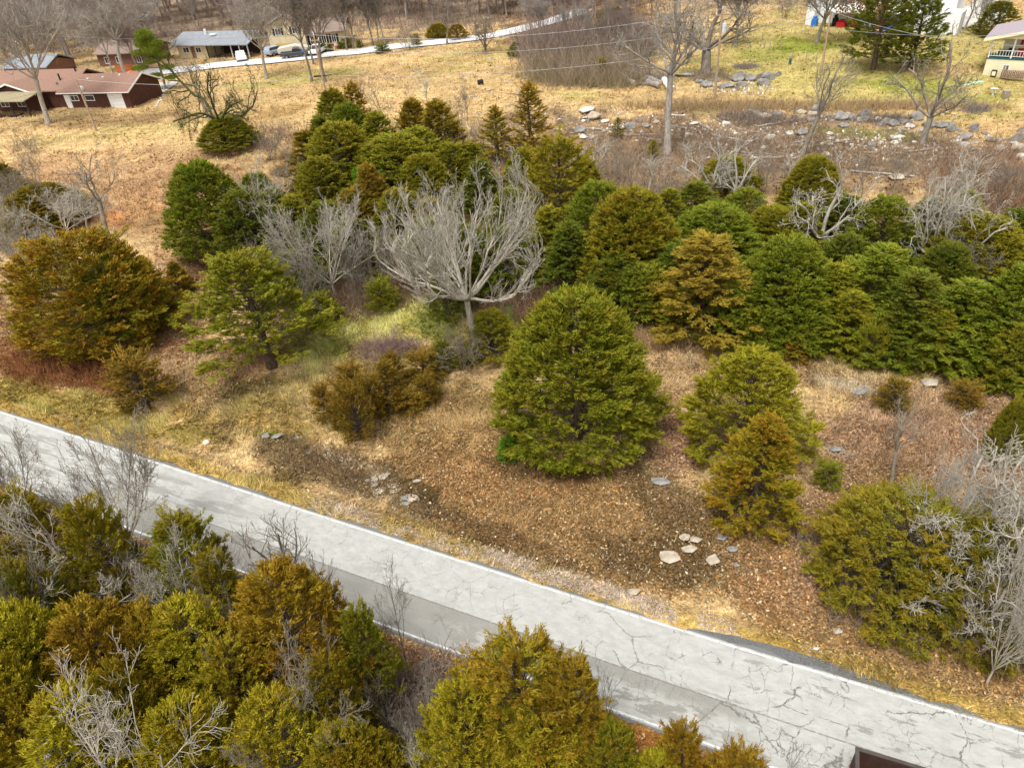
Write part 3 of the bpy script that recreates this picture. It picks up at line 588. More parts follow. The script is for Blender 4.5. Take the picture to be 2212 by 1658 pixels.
BP = {
 'fan':   bare(41, 9, 18, .31, 1.40, .10, .045, 4, (8, 7, 6), .15, (.50, .5, .5), twig=.006, even=True, ang0=(.25, .45), dome=(5.8, 4.3, 3.5)),
 'airy':  bare(33, 8, 6, .25, 1.2, .11, .05, 4, (7, 7, 6), .12, (.55, .52, .5), twig=.009),
 'round': bare(22, 7, 9, .12, 1.25, .10, .04, 4, (8, 7, 6), .11, (.55, .55, .5), twig=.009, even=True, ang0=(.3, .5)),
 'oak':   bare(23, 13, 7, .34, 1.0, .15, .05, 4, (8, 8, 7), .26, (.6, .6, .55), twig=.018),
 'oak2':  bare(24, 14, 6, .42, .85, .13, .06, 4, (8, 8, 7), .24, (.6, .6, .55), twig=.018),
 'wood':  bare(25, 14, 6, .38, .7, .12, .08, 4, (8, 8, 7), .20, (.62, .6, .55), twig=.024),
 'wood2': bare(26, 13, 7, .30, .8, .13, .08, 4, (7, 7, 5), .17, (.6, .6, .5), twig=.026),
 'slim':  bare(27, 9, 4, .45, .55, .09, .06, 4, (7, 5, 4), .11, (.5, .5, .5), twig=.006, ang0=(.3, .4)),
 'sapling': bare(28, 5, 4, .25, .6, .08, .05, 4, (5, 5, 4), .05, (.6, .5, .5), twig=.007),
 'gnarly': bare(29, 6, 6, .18, 1.15, .26, .03, 4, (7, 6, 6), .17, (.52, .52, .5), twig=.007),
 'snarl': bare(36, 5, 10, .14, 1.5, .19, .02, 4, (7, 7, 7), .15, (.52, .52, .5), twig=.008),
 'limby': bare(34, 7, 6, .24, 1.1, .15, .06, 4, (5, 5, 4), .22, (.55, .52, .5), twig=.014),
 'tall': bare(35, 12, 7, .48, 1.05, .09, .06, 4, (7, 6, 6), .24, (.55, .52, .5), twig=.013),
 'gnarly2': bare(30, 6, 4, .10, .75, .24, .05, 4, (6, 6, 6), .16, (.55, .55, .5), twig=.007, multi=2),
 'shrub': bare(31, 2.4, 4, .08, .8, .14, .05, 3, (5, 5), .022, (.6, .5), twig=.006, multi=4),
 'spindly': bare(32, 8, 5, .42, .55, .08, .06, 4, (5, 4, 4), .17, (.5, .5, .5), twig=.012),
}
def bare_tree(kind, bx, by, top, wpx, mat, label, name='bare_tree', group=None, rz=None, topx=None, cat='tree'):
    p = G(bx, by); dp = depth(p); trunk, crown, Ht, R, tips = BP[kind]
    for h in np.linspace(.5, 26, 120):
        tx, ty, _ = project(np.array(p.x), np.array(p.y), np.array(p.z+h))
        if ty < top: break
    o = empty(name, p, random.random()*6.28 if rz is None else rz, label, cat, group); s = wpx/2*dp/FPX/R; o.scale = (s, s, h/Ht)
    if topx is not None:
        c = RW.T@np.array([0, 0, 1.]); off = (topx-float(tx))*dp/FPX/h   # lean sideways
        o.rotation_mode = 'XYZ'; o.rotation_euler = (0, math.atan(off), 0) if rz is None else (0, math.atan(off), rz)
    tr = trunk; a = link('trunk', tr, None, o); b = link('crown', crown, None, o)
    for q in (a, b):
        if not q.data.materials: q.data.materials.append(None)
        q.material_slots[0].link = 'OBJECT'; q.material_slots[0].material = mat
    return o
for a in [
 ('fan',1030,765,356,345,BK_W,'large pale fan-shaped leafless tree in the centre of the picture'),
 ('oak',106,267,-35,230,BK_F,'big grey oak in front of the brown house porch'),
 ('oak2',275,167,-45,170,BK_F,'dark leafless tree behind the brown house roof'),
 ('gnarly',487,318,88,215,BK_IVY,'forked tree with mossy dark trunk in the dry field'),
 ('slim',452,257,95,95,BK_G,'grey leafless tree just behind the mossy forked one'),
 ('oak',577,170,-30,150,BK_F,'double-stemmed tree at the end of the blue-grey roofed house'),
 ('oak2',674,176,-50,100,BK_B,'straight grey trunk on the lawn nearest left of the utility pole'),
 ('wood',677,139,-40,80,BK_B,'slimmer trunk right by the far street, behind the straight grey one'),
 ('oak2',703,177,-60,130,BK_B,'leafless tree with leaning trunk beside the utility pole'),
 ('wood',750,110,-50,80,BK_B,'left trunk of two on the cream house lawn'),
 ('wood2',764,107,-50,80,BK_B,'right leaning trunk of two on the cream house lawn'),
 ('wood',806,98,-50,70,BK_B,'first of three trunks right of the cream house'),
 ('wood2',818,98,-50,80,BK_B,'middle of three trunks right of the cream house'),
 ('slim',833,97,-10,60,BK_G,'pale leaning trunk, last of three right of the cream house'),
 ('shrub',881,108,55,75,BK_B,'short many-stemmed tree on the near side of the far street'),
 ('slim',966,97,20,70,BK_B,'small single-stemmed tree on the near side of the far street'),
 ('gnarly2',1046,115,25,95,BK_B,'three-stemmed leafless tree beside the far street'),
 ('tall',1442,331,-60,225,BK_F,'tall slender tree with grey-green bark rising from the rubble bank'),
 ('limby',1526,159,-60,290,BK_B,'dark double-limbed tree behind the boulder pile'),
 ('wood',1589,101,-60,120,BK_G,'stout trunk on the lawn behind the pole with transformer'),
 ('oak',1764,93,-70,180,BK_G,'oak with clinging brown leaves before the white house'),
 ('shrub',1693,40,-20,60,BK_B,'small bushy bare tree at the top of the lawn by the fence'),
 ('limby',1991,311,55,190,BK_G,'many-limbed bare tree in the rubble before the lawn'),
 ('slim',2083,66,-30,70,BK_G,'pale forked tree beside the drive'),
 ('gnarly2',2115,66,-30,70,BK_G,'second pale forked tree beside the drive, nearer the dark cedar'),
 ('airy',110,480,288,115,BK_G,'thin grey tree in the pinkish field at the left'),
 ('slim',238,520,322,180,BK_G,'grey tree with a V of slim limbs above the broad bronze cedar'),
 ('airy',158,525,405,215,BK_W,'low whitish spreading tree behind the broad bronze cedar'),
 ('round',40,520,430,130,BK_W,'tangled whitish tree at the left edge'),
 ('round',60,640,470,150,BK_G,'grey twiggy tree at the left edge behind the broad bronze cedar'),
 ('airy',600,550,340,200,BK_W,'whitish leafless tree at the left of the cluster'),
 ('round',725,640,430,270,BK_W,'round twiggy leafless tree, widest bush-like one in the clearing edge'),
 ('round',815,655,500,150,BK_B,'brown twiggy bush-tree right of the round leafless one'),
 ('airy',747,440,325,80,BK_W,'small white tree in the middle of the cluster'),
 ('airy',852,440,325,90,BK_W,'small forked whitish tree in the heart of the cluster'),
 ('airy',963,345,238,95,BK_G,'grey twiggy tree among the rusty cedars'),
 ('slim',510,545,400,80,BK_G,'slim grey tree before the green and bronze cedar'),
 ('slim',1287,425,270,125,BK_W,'white slender forked tree at the upper edge of the belt'),
 ('sapling',1335,400,280,60,BK_G,'thin white sapling right of the slender forked one'),
 ('limby',1533,445,285,150,BK_W,'left of two white forked trees above the belt'),
 ('limby',1583,450,275,130,BK_W,'right of two white forked trees above the belt'),
 ('sapling',1643,545,435,70,BK_G,'thin upright twiggy tree standing in the belt'),
 ('limby',1768,570,330,220,BK_W,'white twisted tree leaning out of the middle of the belt'),
 ('gnarly2',1998,600,325,225,BK_W,'white tree with two sinuous trunks in the right of the belt'),
 ('round',2085,645,520,120,BK_G,'grey twig tangle beside the two sinuous trunks'),
 ('snarl',2060,1260,930,440,BK_W,'big pale gnarled tree at the right edge'),
 ('snarl',2130,1370,1060,400,BK_W,'lower pale gnarled tree with hooked limbs at the right edge'),
 ('slim',1925,1045,880,130,BK_G,'thin grey tree left of the big pale gnarled one'),
 ('shrub',1850,1235,1150,90,BK_W,'small whitish twig tuft left of the hooked limbs'),
 ('shrub',1010,800,690,130,BK_G,'drooping grey twig tangle round the foot of the fan-shaped tree'),
 ('round',292,1190,960,300,BK_G,'grey upright tree in front of the road on the left'),
 ('round',70,1150,925,200,BK_G,'thin twiggy tree before the road at the left edge'),
 ('airy',240,1400,1055,400,BK_W,'whitish spreading tree just below the road on the left'),
 ('airy',492,1430,1150,260,BK_W,'whitish tree with drooping limbs before the near edge line'),
 ('slim',655,1360,1095,225,BK_B,'thin brown tree reaching over the dark lane'),
 ('slim',755,1430,1160,140,BK_B,'slim brown tree right of the first one over the dark lane'),
 ('sapling',880,1440,1240,110,BK_B,'faint thin sapling in front of the seam of the road'),
 ('airy',735,1700,1385,290,BK_G,'large grey twig tangle at the lower centre left'),
 ('airy',400,1840,1480,440,BK_W,'white fan of branches at the bottom edge'),
 ('airy',930,1760,1585,130,BK_W,'small white twigs at the bottom edge'),
 ('sapling',1312,1560,1455,70,BK_B,'tiny thin tree over the near edge line at the bottom right'),
 ('sapling',1690,1700,1600,60,BK_B,'small twigs at the bottom edge near the trailer'),
 ('sapling',905,320,180,50,BK_G,'thin sapling before the meadow, left one of three'),
 ('sapling',1130,330,190,50,BK_G,'thin sapling left of the tallest slim cedar'),
 ('sapling',840,300,170,90,BK_G,'wispy sapling on the skyline of the cluster'),
 ('sapling',1005,330,205,60,BK_B,'wispy sapling right of the rusty brown cedar'),
 ('shrub',590,345,275,90,BK_B,'bare reddish shrub in the dry field beside the cluster'),
 ('shrub',75,330,290,60,BK_G,'small bare shrub on the field below the porch'),
 ('shrub',840,770,710,120,plain('mauve_twig',(.25,.16,.14)),'low mauve twiggy shrub in the yellow-green clearing'),
 ]: bare_tree(*a)
bare_tree('spindly',1731,338,95,150,BK_G,'slender leaning tree with a sparse forked top on the rubble bank',topx=1815)
# far wood: rows of leafless trees one can still tell apart by their trunks
r = np.random.default_rng(5); wood = []
def wood_row(x0, x1, y0f, n, hpx, jitter, wp):
    for i in range(n):
        x = x0+(x1-x0)*(i+.5+r.normal()*.3)/n; y = y0f(x)+r.normal()*jitter
        wood.append((x, y, hpx*(.8+.4*r.random()), wp*(.8+.5*r.random())))
wood_row(-30, 560, lambda x: 96-.02*x, 15, 125, 5, 95); wood_row(-30, 640, lambda x: 55, 17, 115, 6, 85); wood_row(-20, 700, lambda x: 20, 19, 105, 6, 75)
wood_row(560, 1120, lambda x: 62-.05*(x-560), 13, 110, 5, 80); wood_row(620, 1150, lambda x: 24-.04*(x-560), 15, 100, 5, 70)
wood_row(-20, 1500, lambda x: -4-.01*x, 34, 90, 5, 70); wood_row(1120, 1420, lambda x: 82, 8, 150, 10, 70); wood_row(1120, 1660, lambda x: 34, 12, 100, 7, 70)
wood_row(20, 420, lambda x: 128, 7, 130, 4, 100); wood_row(10, 340, lambda x: 158, 5, 130, 4, 100)
wood_row(1130, 1400, lambda x: 112, 7, 120, 10, 50)
wood_row(-150, 2350, lambda x: -30, 26, 90, 5, 80); wood_row(-40, 700, lambda x: 38, 18, 115, 6, 95); wood_row(-40, 520, lambda x: 112, 9, 120, 5, 100); wood_row(600, 1300, lambda x: 44-.04*(x-560), 15, 110, 5, 90); wood_row(-40, 1400, lambda x: 8, 28, 95, 6, 90)
gmats = [bark('wood_grey_bark', (.28, .24, .205), (.44, .39, .34)), BK_F, bark('reddish_grey_bark', (.27, .20, .17), (.40, .32, .28))]
for x, y, hp, wp_ in wood:
    if 620 < x < 810 and y > 48 and y < 118: continue
    if 360 < x < 545 and 75 < y < 140: continue
    bare_tree(['wood', 'wood2', 'oak2'][int(r.integers(3))], x, y, y-hp, wp_, gmats[int(r.integers(3))], 'leafless grey-brown tree in the far wood behind the houses and the street', group='leafless trees of the far wood')
for i, (x, y, t_, w_) in enumerate([(640,420,320,90),(690,400,300,80),(560,640,520,110),(900,640,540,90),(1115,640,560,90),(1170,560,430,90),(1230,300,235,60),(1400,420,330,90),(1440,480,380,80),(1650,420,320,90),(1700,430,330,80),(1860,430,330,90),(1930,420,320,80),(2080,430,320,110),(2150,470,350,110),(2190,430,330,90),(1480,370,300,80),(1120,1430,1400,60),(580,1450,1330,130),(170,1480,1330,150),(860,1600,1470,130),(1010,260,170,60),(930,250,150,60),(780,250,160,70),(1300,520,420,80)]): bare_tree(['airy', 'slim', 'sapling'][i % 3], x, y, t_, w_, [BK_G, BK_W, BK_B][i % 3], 'thin leafless sapling rising among the cedars', group='leafless saplings among the cedars')
for a in [('round',20,470,385,130,BK_G,'grey twiggy tree at the left edge above the whitish tangle'), ('airy',190,500,390,150,BK_W,'pale small tree behind the slim grey one with V limbs'), ('airy',110,620,455,170,BK_W,'whitish tree leaning over the left shoulder of the broad bronze cedar'),
 ('airy',1990,1240,960,200,BK_W,'pale crooked tree left of the big gnarled one'), ('airy',2160,1230,900,240,BK_W,'fine-twigged pale tree at the right edge beside the gnarled one'), ('round',2130,1480,1190,230,BK_W,'low pale twig spray at the right edge below the gnarled trees'),
 ('round',655,700,520,150,BK_G,'grey twiggy bush left of the round leafless bush-tree'), ('round',170,1500,1180,200,BK_G,'grey twig haze among the near left cedars'), ('round',560,1560,1330,170,BK_G,'grey twig haze left of the big orange cedar'), ('airy',960,1640,1440,160,BK_G,'grey thin tree on the litter below the near edge line')]: bare_tree(*a)


# ------------------------------------------------------------------ small building kit (local frames: x along the front, y away from the viewer, z up)
def frame(a, b):
    """matrix at ground point a with x pointing to b"""
    d = Vector((b.x-a.x, b.y-a.y, 0)).normalized(); m = Matrix(((d.x, -d.y, 0, a.x), (d.y, d.x, 0, a.y), (0, 0, 1, a.z), (0, 0, 0, 1))); return m
def bm_obj(name, bm, mat, parent, bevel=0, smooth=False):
    if bevel: bmesh.ops.bevel(bm, geom=list(bm.edges), offset=bevel, segments=1, affect='EDGES')
    me = bpy.data.meshes.new(name); bm.to_mesh(me); bm.free()
    if smooth: me.polygons.foreach_set('use_smooth', [True]*len(me.polygons))
    return link(name, me, mat, parent)
def bx(bm, x0, x1, y0, y1, z0, z1):
    v = [bm.verts.new((x, y, z)) for z in (z0, z1) for x, y in ((x0, y0), (x1, y0), (x1, y1), (x0, y1))]
    for f in ((0, 3, 2, 1), (4, 5, 6, 7), (0, 1, 5, 4), (1, 2, 6, 5), (2, 3, 7, 6), (3, 0, 4, 7)): bm.faces.new([v[i] for i in f])
def prism(bm, poly, axis, a, b):
    """extrude polygon (p, z) along axis 'x' or 'y' between a and b"""
    mk = (lambda p, z, t: (t, p, z)) if axis == 'x' else (lambda p, z, t: (p, t, z))
    A = [bm.verts.new(mk(p, z, a)) for p, z in poly]; B_ = [bm.verts.new(mk(p, z, b)) for p, z in poly]; n = len(poly)
    bm.faces.new(A); bm.faces.new(B_[::-1])
    for i in range(n): bm.faces.new((A[i], B_[i], B_[(i+1) % n], A[(i+1) % n]))
    bmesh.ops.recalc_face_normals(bm, faces=bm.faces)
def box(name, dims, mat, parent, bevel=0):
    bm = bmesh.new()
    for d in (dims if isinstance(dims[0], (tuple, list)) else [dims]): bx(bm, *d)
    return bm_obj(name, bm, mat, parent, bevel)
def roof(name, x0, x1, y0, y1, ze, zr, mat, parent, ov=.45, th=.16, axis='x'):
    """gable roof of two slabs; the ridge runs along axis"""
    bm = bmesh.new(); a, b = (y0, y1) if axis == 'x' else (x0, x1); s, e = (x0-ov, x1+ov) if axis == 'x' else (y0-ov, y1+ov); m = (a+b)/2; k = (zr-ze)/((b-a)/2)
    prism(bm, [(a-ov, ze-ov*k), (m, zr), (b+ov, ze-ov*k), (b+ov, ze-ov*k+th), (m, zr+th), (a-ov, ze-ov*k+th)], axis, s, e)
    return bm_obj(name, bm, mat, parent)
def gable_wall(name, x0, x1, y0, y1, zb, ze, zr, mat, parent, axis='x'):
    bm = bmesh.new(); a, b = (y0, y1) if axis == 'x' else (x0, x1); s, e = (x0, x1) if axis == 'x' else (y0, y1)
    prism(bm, [(a, zb), (b, zb), (b, ze), ((a+b)/2, zr), (a, ze)], axis, s, e); return bm_obj(name, bm, mat, parent)
def window(x, z, w_, h, y, parent, fm, gm, bars=1, shutters=None, side=None):
    """frame with a recessed pane on the front (y) face, or on an x face when side is +1/-1"""
    def T(d):
        if side is None: return d
        x0, x1, y0, y1, z0, z1 = d; q = sorted((y-side*(y0-0), y-side*(y1-0))); return (q[0], q[1], x0, x1, z0, z1)
    Y0 = 0 if side is not None else y; t = .09; fr = [(x-w_/2, x+w_/2, Y0-.06, Y0+.02, z-h/2, z-h/2+t), (x-w_/2, x+w_/2, Y0-.06, Y0+.02, z+h/2-t, z+h/2), (x-w_/2, x-w_/2+t, Y0-.06, Y0+.02, z-h/2+t, z+h/2-t), (x+w_/2-t, x+w_/2, Y0-.06, Y0+.02, z-h/2+t, z+h/2-t)]
    for i in range(bars): c = x-w_/2+w_*(i+1)/(bars+1); fr.append((c-.03, c+.03, Y0-.05, Y0+.01, z-h/2+t, z+h/2-t))
    o = box('window', [T(d) for d in fr], fm, parent); box('pane', T((x-w_/2+t, x+w_/2-t, Y0-.025, Y0+.015, z-h/2+t, z+h/2-t)), gm, o)
    if shutters:
        for sx_ in (-1, 1): c = x+sx_*(w_/2+.22); box('shutter', (c-.2, c+.2, Y0-.05, Y0+.01, z-h/2, z+h/2), shutters, parent)
    return o
def cyl(bm, p, q, r0, r1=None, n=10):
    p, q = Vector(p), Vector(q); r1 = r0 if r1 is None else r1; d = (q-p).normalized(); a = d.orthogonal().normalized(); b = d.cross(a)
    A = [bm.verts.new(p+(a*math.cos(t)+b*math.sin(t))*r0) for t in [6.28318*i/n for i in range(n)]]; B_ = [bm.verts.new(q+(a*math.cos(t)+b*math.sin(t))*r1) for t in [6.28318*i/n for i in range(n)]]
    bm.faces.new(A[::-1]); bm.faces.new(B_)
    for i in range(n): bm.faces.new((A[i], A[(i+1) % n], B_[(i+1) % n], B_[i]))
def rod(name, segs, mat, parent, n=8):
    bm = bmesh.new()
    for s in segs: cyl(bm, *s, n=n)
    return bm_obj(name, bm, mat, parent)
BRW = plain('dark_brown_siding', (.075, .028, .018), .8, .2, 2); ROOFB = plain('brown_shingle', (.27, .165, .125), .9, .14, 4, .1); WHT = plain('white_paint', (.78, .78, .76), .6, .06, 2); GLS = plain('dark_window_glass', (.03, .035, .04), .12, .2, 1, .5)
BEI = plain('cream_siding', (.62, .52, .33), .8, .08, 1); ROOFG = plain('blue_grey_shingle', (.235, .255, .28), .85, .14, 2); ROOFT = plain('taupe_shingle', (.25, .19, .16), .9, .15, 3, .1); DKW = plain('dark_timber', (.05, .032, .024), .8, .2, 3); TANR = plain('tan_porch_roof', (.30, .25, .15), .8, .12, 2)
CRM = plain('pale_cream_siding', (.80, .75, .52), .7, .05, 1); ROOFP = plain('mauve_grey_shingle', (.34, .29, .32), .9, .12, 4, .1); STEEL = plain('grey_steel', (.35, .36, .38), .4, .1, 3, .5, .6); TEAL = plain('teal_deck_paint', (.02, .10, .12), .6, .2, 3); BLK = plain('black_rubber', (.02, .02, .02), .7, .2, 3)
REDP = plain('red_paint', (.45, .02, .02), .5, .15, 2); BLUP = plain('blue_plastic', (.03, .18, .55), .5, .1, 2); ORG = plain('rust_orange_boards', (.45, .13, .04), .8, .2, 3); BRK = plain('red_brown_brick', (.18, .09, .065), .9, .2, 5); TRUNKL = plain('weathered_log', (.33, .29, .25), .9, .25, 3, .1); GRN = plain('green_cover', (.03, .12, .07), .7, .2, 2)
ROCKD = plain('grey_rock', (.255, .245, .232), .9, .4, 1.6, .15, 0, .5); ROCKL = plain('pale_limestone', (.66, .62, .55), .9, .2, 2, .15, 0, .4); ROCKB = plain('tan_rock', (.42, .36, .28), .9, .25, 2, .15, 0, .4); POLEW = plain('weathered_pole_wood', (.40, .29, .20), .9, .2, 3, .1); RUST = plain('rusty_brown_steel', (.055, .026, .018), .75, .3, 2, .3)

# ------------------------------------------------------------------ brown ranch house on the left
fa, fb = G(145, 235), G(288, 233.5); Mx = frame(fa, fb); L1 = (fb-fa).to_2d().length
h = empty('ranch_house', (0, 0, 0), 0, 'long dark brown ranch house with brown shingle roof and white garage door', 'house'); h.matrix_world = Mx
gable_wall('wall', 0, L1, 0, 7.5, -1.2, 2.35, 4.0, BRW, h); roof('roof', 0, L1, 0, 7.5, 2.5, 4.1, ROOFB, h, .5)
gable_wall('wall', -16, -.003, 1.2, 10.5, -1.4, 2.35, 4.3, BRW, h); rf = roof('roof', -16, .6, 1.2, 10.5, 2.55, 4.5, ROOFB, h, .45)
gable_wall('gable', -13.2, -4.2, -.6, 6, -1.3, 2.3, 3.7, BRW, h, 'y'); roof('roof', -13.2, -4.2, -.6, 6, 2.45, 3.9, ROOFB, h, .4, .16, 'y')
fa_ = lambda x0, x1, y, z0, z1: [(x0, z0), (x1, z1), (x1, z1+.24), (x0, z0+.24)]
for x0, x1, z0, z1 in ((-13.65, -8.7, 2.28, 3.86), (-8.7, -3.75, 3.86, 2.28)):
    bm = bmesh.new(); prism(bm, fa_(x0, x1, 0, z0, z1), 'y', -1.06, -1.0); bm_obj('fascia', bm, WHT, h)
bm = bmesh.new(); prism(bm, [(-.55, 2.24), (3.75, 4.08), (8.05, 2.24), (8.05, 2.46), (3.75, 4.3), (-.55, 2.46)], 'x', L1+.5, L1+.56); bm_obj('fascia', bm, WHT, h)
box('gutter', (-.4, L1+.5, -.58, -.5, 2.28, 2.42), WHT, h)
gx = L1*.795; gd = box('garage_door', (gx-1.3, gx+1.3, -.04, .02, -.05, 2.1), WHT, h)
for i in range(3): box('panel_groove', (gx-1.28, gx+1.28, -.052, -.04, .5+i*.5, .53+i*.5), plain('door_shadow_grey', (.5, .5, .5)), gd)
dr = box('door', (.35, 1.35, -.06, .02, -.1, 2.05), WHT, h); box('handle', (1.2, 1.26, -.1, -.06, .95, 1.02), STEEL, dr)
window(2.2, 1.55, 1.5, .85, 0, h, WHT, GLS); window(5.0, 1.55, 1.7, .85, 0, h, WHT, GLS, 0); window(-14.6, 1.5, 1.6, 1.2, 1.2, h, WHT, GLS)
bm = bmesh.new(); prism(bm, [(-4.4, 2.15), (-.65, 2.75), (-.65, 2.87), (-4.4, 2.27)], 'x', -12.6, -3.0); bm_obj('porch_roof', bm, TANR, h)
box('deck', [(-12.4, -2.2, -3.9, -.62, -.35, -.2)], DKW, h); box('deck_skirt', (-12.3, -2.3, -3.85, -3.75, -1.9, -.36), BRW, h)
for x in (-12.2, -9.2, -6.2, -3.2): box('porch_post', (x-.07, x+.07, -4.0, -3.86, -1.6, 2.2), DKW, h)
box('railing', [(-12.2, -2.3, -3.84, -3.78, .55, .62)]+[(x, x+.05, -3.83, -3.79, -.2, .55) for x in np.arange(-12.1, -2.4, .45)], DKW, h)
window(-10.8, 1.1, 1.7, 1.1, -.6, h, WHT, GLS); window(-7.6, 1.1, 1.6, 1.1, -.6, h, WHT, GLS)
for i in range(4): box('step', (-2.15+i*.32, -1.83+i*.32, -3.4+i*.5, -1.6+i*.3, -1.4, -.42-i*.05), CONC, h)
for x, y, z in ((-2.2, 3.2, 3.35), (-.6, 5.2, 4.0)): rod('chimney_pipe', [((x, y, z-.4), (x, y, z+1.15), .13)], BLK, h)
rod('vent_cap', [((-2.2, 2.2, 3.0), (-2.2, 2.2, 3.5), .18)], STEEL, h)
for x, y, z in ((6.2, 2.9, 3.7), (3.6, 2.6, 3.6), (9, 3.3, 3.9)): box('roof_vent', (x-.15, x+.15, y-.15, y+.15, z-.1, z+.28), WHT, h)
bm = bmesh.new(); bmesh.ops.create_uvsphere(bm, u_segments=12, v_segments=6, radius=.45); bmesh.ops.scale(bm, vec=(1, .35, .9), verts=bm.verts); bmesh.ops.translate(bm, vec=(4.3, -.1, 2.95), verts=bm.verts); bm_obj('satellite_dish', bm, plain('dish_grey', (.55, .56, .56)), h)

# ------------------------------------------------------------------ further houses
fa, fb = G(388, 126), G(538, 125); Mx = frame(fa, fb); L = (fb-fa).to_2d().length
h = empty('bungalow', (0, 0, 0), 0, 'low house with blue-grey roof and open dark carport across the far street', 'house'); h.matrix_world = Mx
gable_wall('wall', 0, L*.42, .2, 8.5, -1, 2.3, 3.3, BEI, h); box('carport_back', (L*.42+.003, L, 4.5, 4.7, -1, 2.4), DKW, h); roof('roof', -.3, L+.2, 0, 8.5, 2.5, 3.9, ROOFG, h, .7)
for i in range(6): x = L*(.42+.115*i)+.2; box('post', (x-.08, x+.08, .05, .21, -1, 2.2), WHT if i > 2 else DKW, h)
window(2, 1.4, 1.5, 1, .2, h, WHT, GLS); window(5, 1.4, 1.3, 1, .2, h, WHT, GLS); box('door', (3.2, 4.1, .12, .22, 0, 2), BRK, h)
rod('roof_vent', [((L*.32, 3.2, 3.6), (L*.32, 3.2, 4.6), .25)], WHT, h); box('skylight', (L*.42, L*.42+1.2, 2.2, 3.0, 3.6, 3.85), WHT, h)

fa, fb = G(669, 106), G(748, 97); Mx = frame(fa, fb); L = (fb-fa).to_2d().length
h = empty('split_level_house', (0, 0, 0), 0, 'cream split-level house with taupe roof, dark shutters and a two-storey left wing', 'house'); h.matrix_world = Mx
gable_wall('wall', 0, L, 0, 8.5, -.8, 2.6, 3.6, BEI, h); box('brick_base', (-.01, L+.03, -.07, -.005, -.8, .55), BRK, h); roof('roof', 0, L, 0, 8.5, 2.75, 4.3, ROOFT, h, .5)
gable_wall('wall', -7.0, -.01, -1.2, 9, -1.2, 4.6, 6.1, BEI, h, 'y'); roof('roof', -7.0, -.01, -1.2, 9, 4.75, 6.2, ROOFT, h, .5, .16, 'y')
for x in (.9, 3.1, 5.0): window(x, 1.5, .9, 1.5, 0, h, WHT, GLS, 1, BLK)
window(-5, 3.6, 1.1, 1.2, -1.2, h, WHT, GLS, 1, BLK); window(-1.8, 3.6, 1.1, 1.2, -1.2, h, WHT, GLS, 1, BLK)
box('garage_door', (-6.2, -3.4, -1.27, -1.19, -.9, 1.6), plain('yellow_tan_door', (.62, .42, .17), .7, .1), h); box('door', (-.02+.1, .42, -.1, .01, 0, 2.1), BLK, h)
window(1.5, 1.0, 1.0, 1.1, -7.0, h, WHT, GLS, 1, None, 1)

fa, fb = G(1758, 56), G(2045, 72); Mx = frame(fa, fb)
h = empty('white_house', (0, 0, 0), 0, 'tall white house behind the lawn with a cluttered flat-roofed carport', 'house'); h.matrix_world = Mx
WB = plain('white_siding', (.80, .82, .84), .6, .06, 1)
L = (fb-fa).to_2d().length
gable_wall('wall', -.2, L, 2.6, 11, -1, 5.4, 7.4, WB, h); roof('roof', -.2, L, 2.6, 11, 5.55, 7.6, plain('light_grey_metal_roof', (.5, .5, .5)), h, .5)
box('side_wall', (-1.6, -.203, .2, 9, -1, 5.3), WB, h); box('corner_room', (13.8, 22, -1.2, 2.59, -1.4, 2.7), WB, h)
bm = bmesh.new(); prism(bm, [(-1.9, 2.35), (2.58, 2.75), (2.58, 2.9), (-1.9, 2.5)], 'x', 2.0, 13.6); bm_obj('carport_roof', bm, plain('pale_metal_roof', (.62, .64, .58)), h)
for x in (2.3, 6, 9.8, 13.2): box('post', (x-.06, x+.06, -1.7, -1.58, -1.2, 2.35), DKW, h)
box('carport_floor', (.5, 13.7, -1.9, 2.58, -1.2, -.02), CONC, h); window(1, 1.4, .9, 1.2, 2.6, h, WHT, GLS); window(5, 4.2, 1, 1.2, 2.6, h, WHT, GLS); window(10, 4.2, 1, 1.2, 2.6, h, WHT, GLS)
def clutter(name, x, y, dims, mat, label, cat):
    p = Mx@Vector((x, y, 0)); o = box(name, [(-dims[0]/2, dims[0]/2, -dims[1]/2, dims[1]/2, 0, dims[2]), (-dims[0]*.3, dims[0]*.25, -dims[1]*.35, dims[1]*.4, dims[2]+.001, dims[2]*1.35)], mat, None, .04); o.location = p; o.rotation_euler.z = Mx.to_euler().z; tag(o, label, cat)
clutter('rain_barrel', .2, -.6, (.9, .9, 1.2), BLUP, 'blue barrel beside the trunk in front of the white house', 'barrel')
clutter('covered_mower', 4.6, -.6, (1.4, 1.1, .9), REDP, 'red machine at the left end of the carport', 'mower')
clutter('storage_bin', 6.6, .2, (1.3, 1, 1.1), REDP, 'red storage bin in the middle of the carport', 'bin'); clutter('storage_bin', 8.6, -.8, (1.6, .9, .7), STEEL, 'grey storage chest in front of the red bin in the carport', 'bin')
clutter('storage_bin', 10.6, -.5, (1.2, 1, 1.0), REDP, 'dark red bin at the right end of the carport', 'bin'); clutter('folded_tarp', 12.3, -1.2, (1.5, .8, .5), BLUP, 'blue tarp heap by the right end of the carport', 'tarp'); clutter('trash_can', 3.3, .4, (.8, .8, 1.3), BLK, 'black can under the left end of the carport', 'bin')

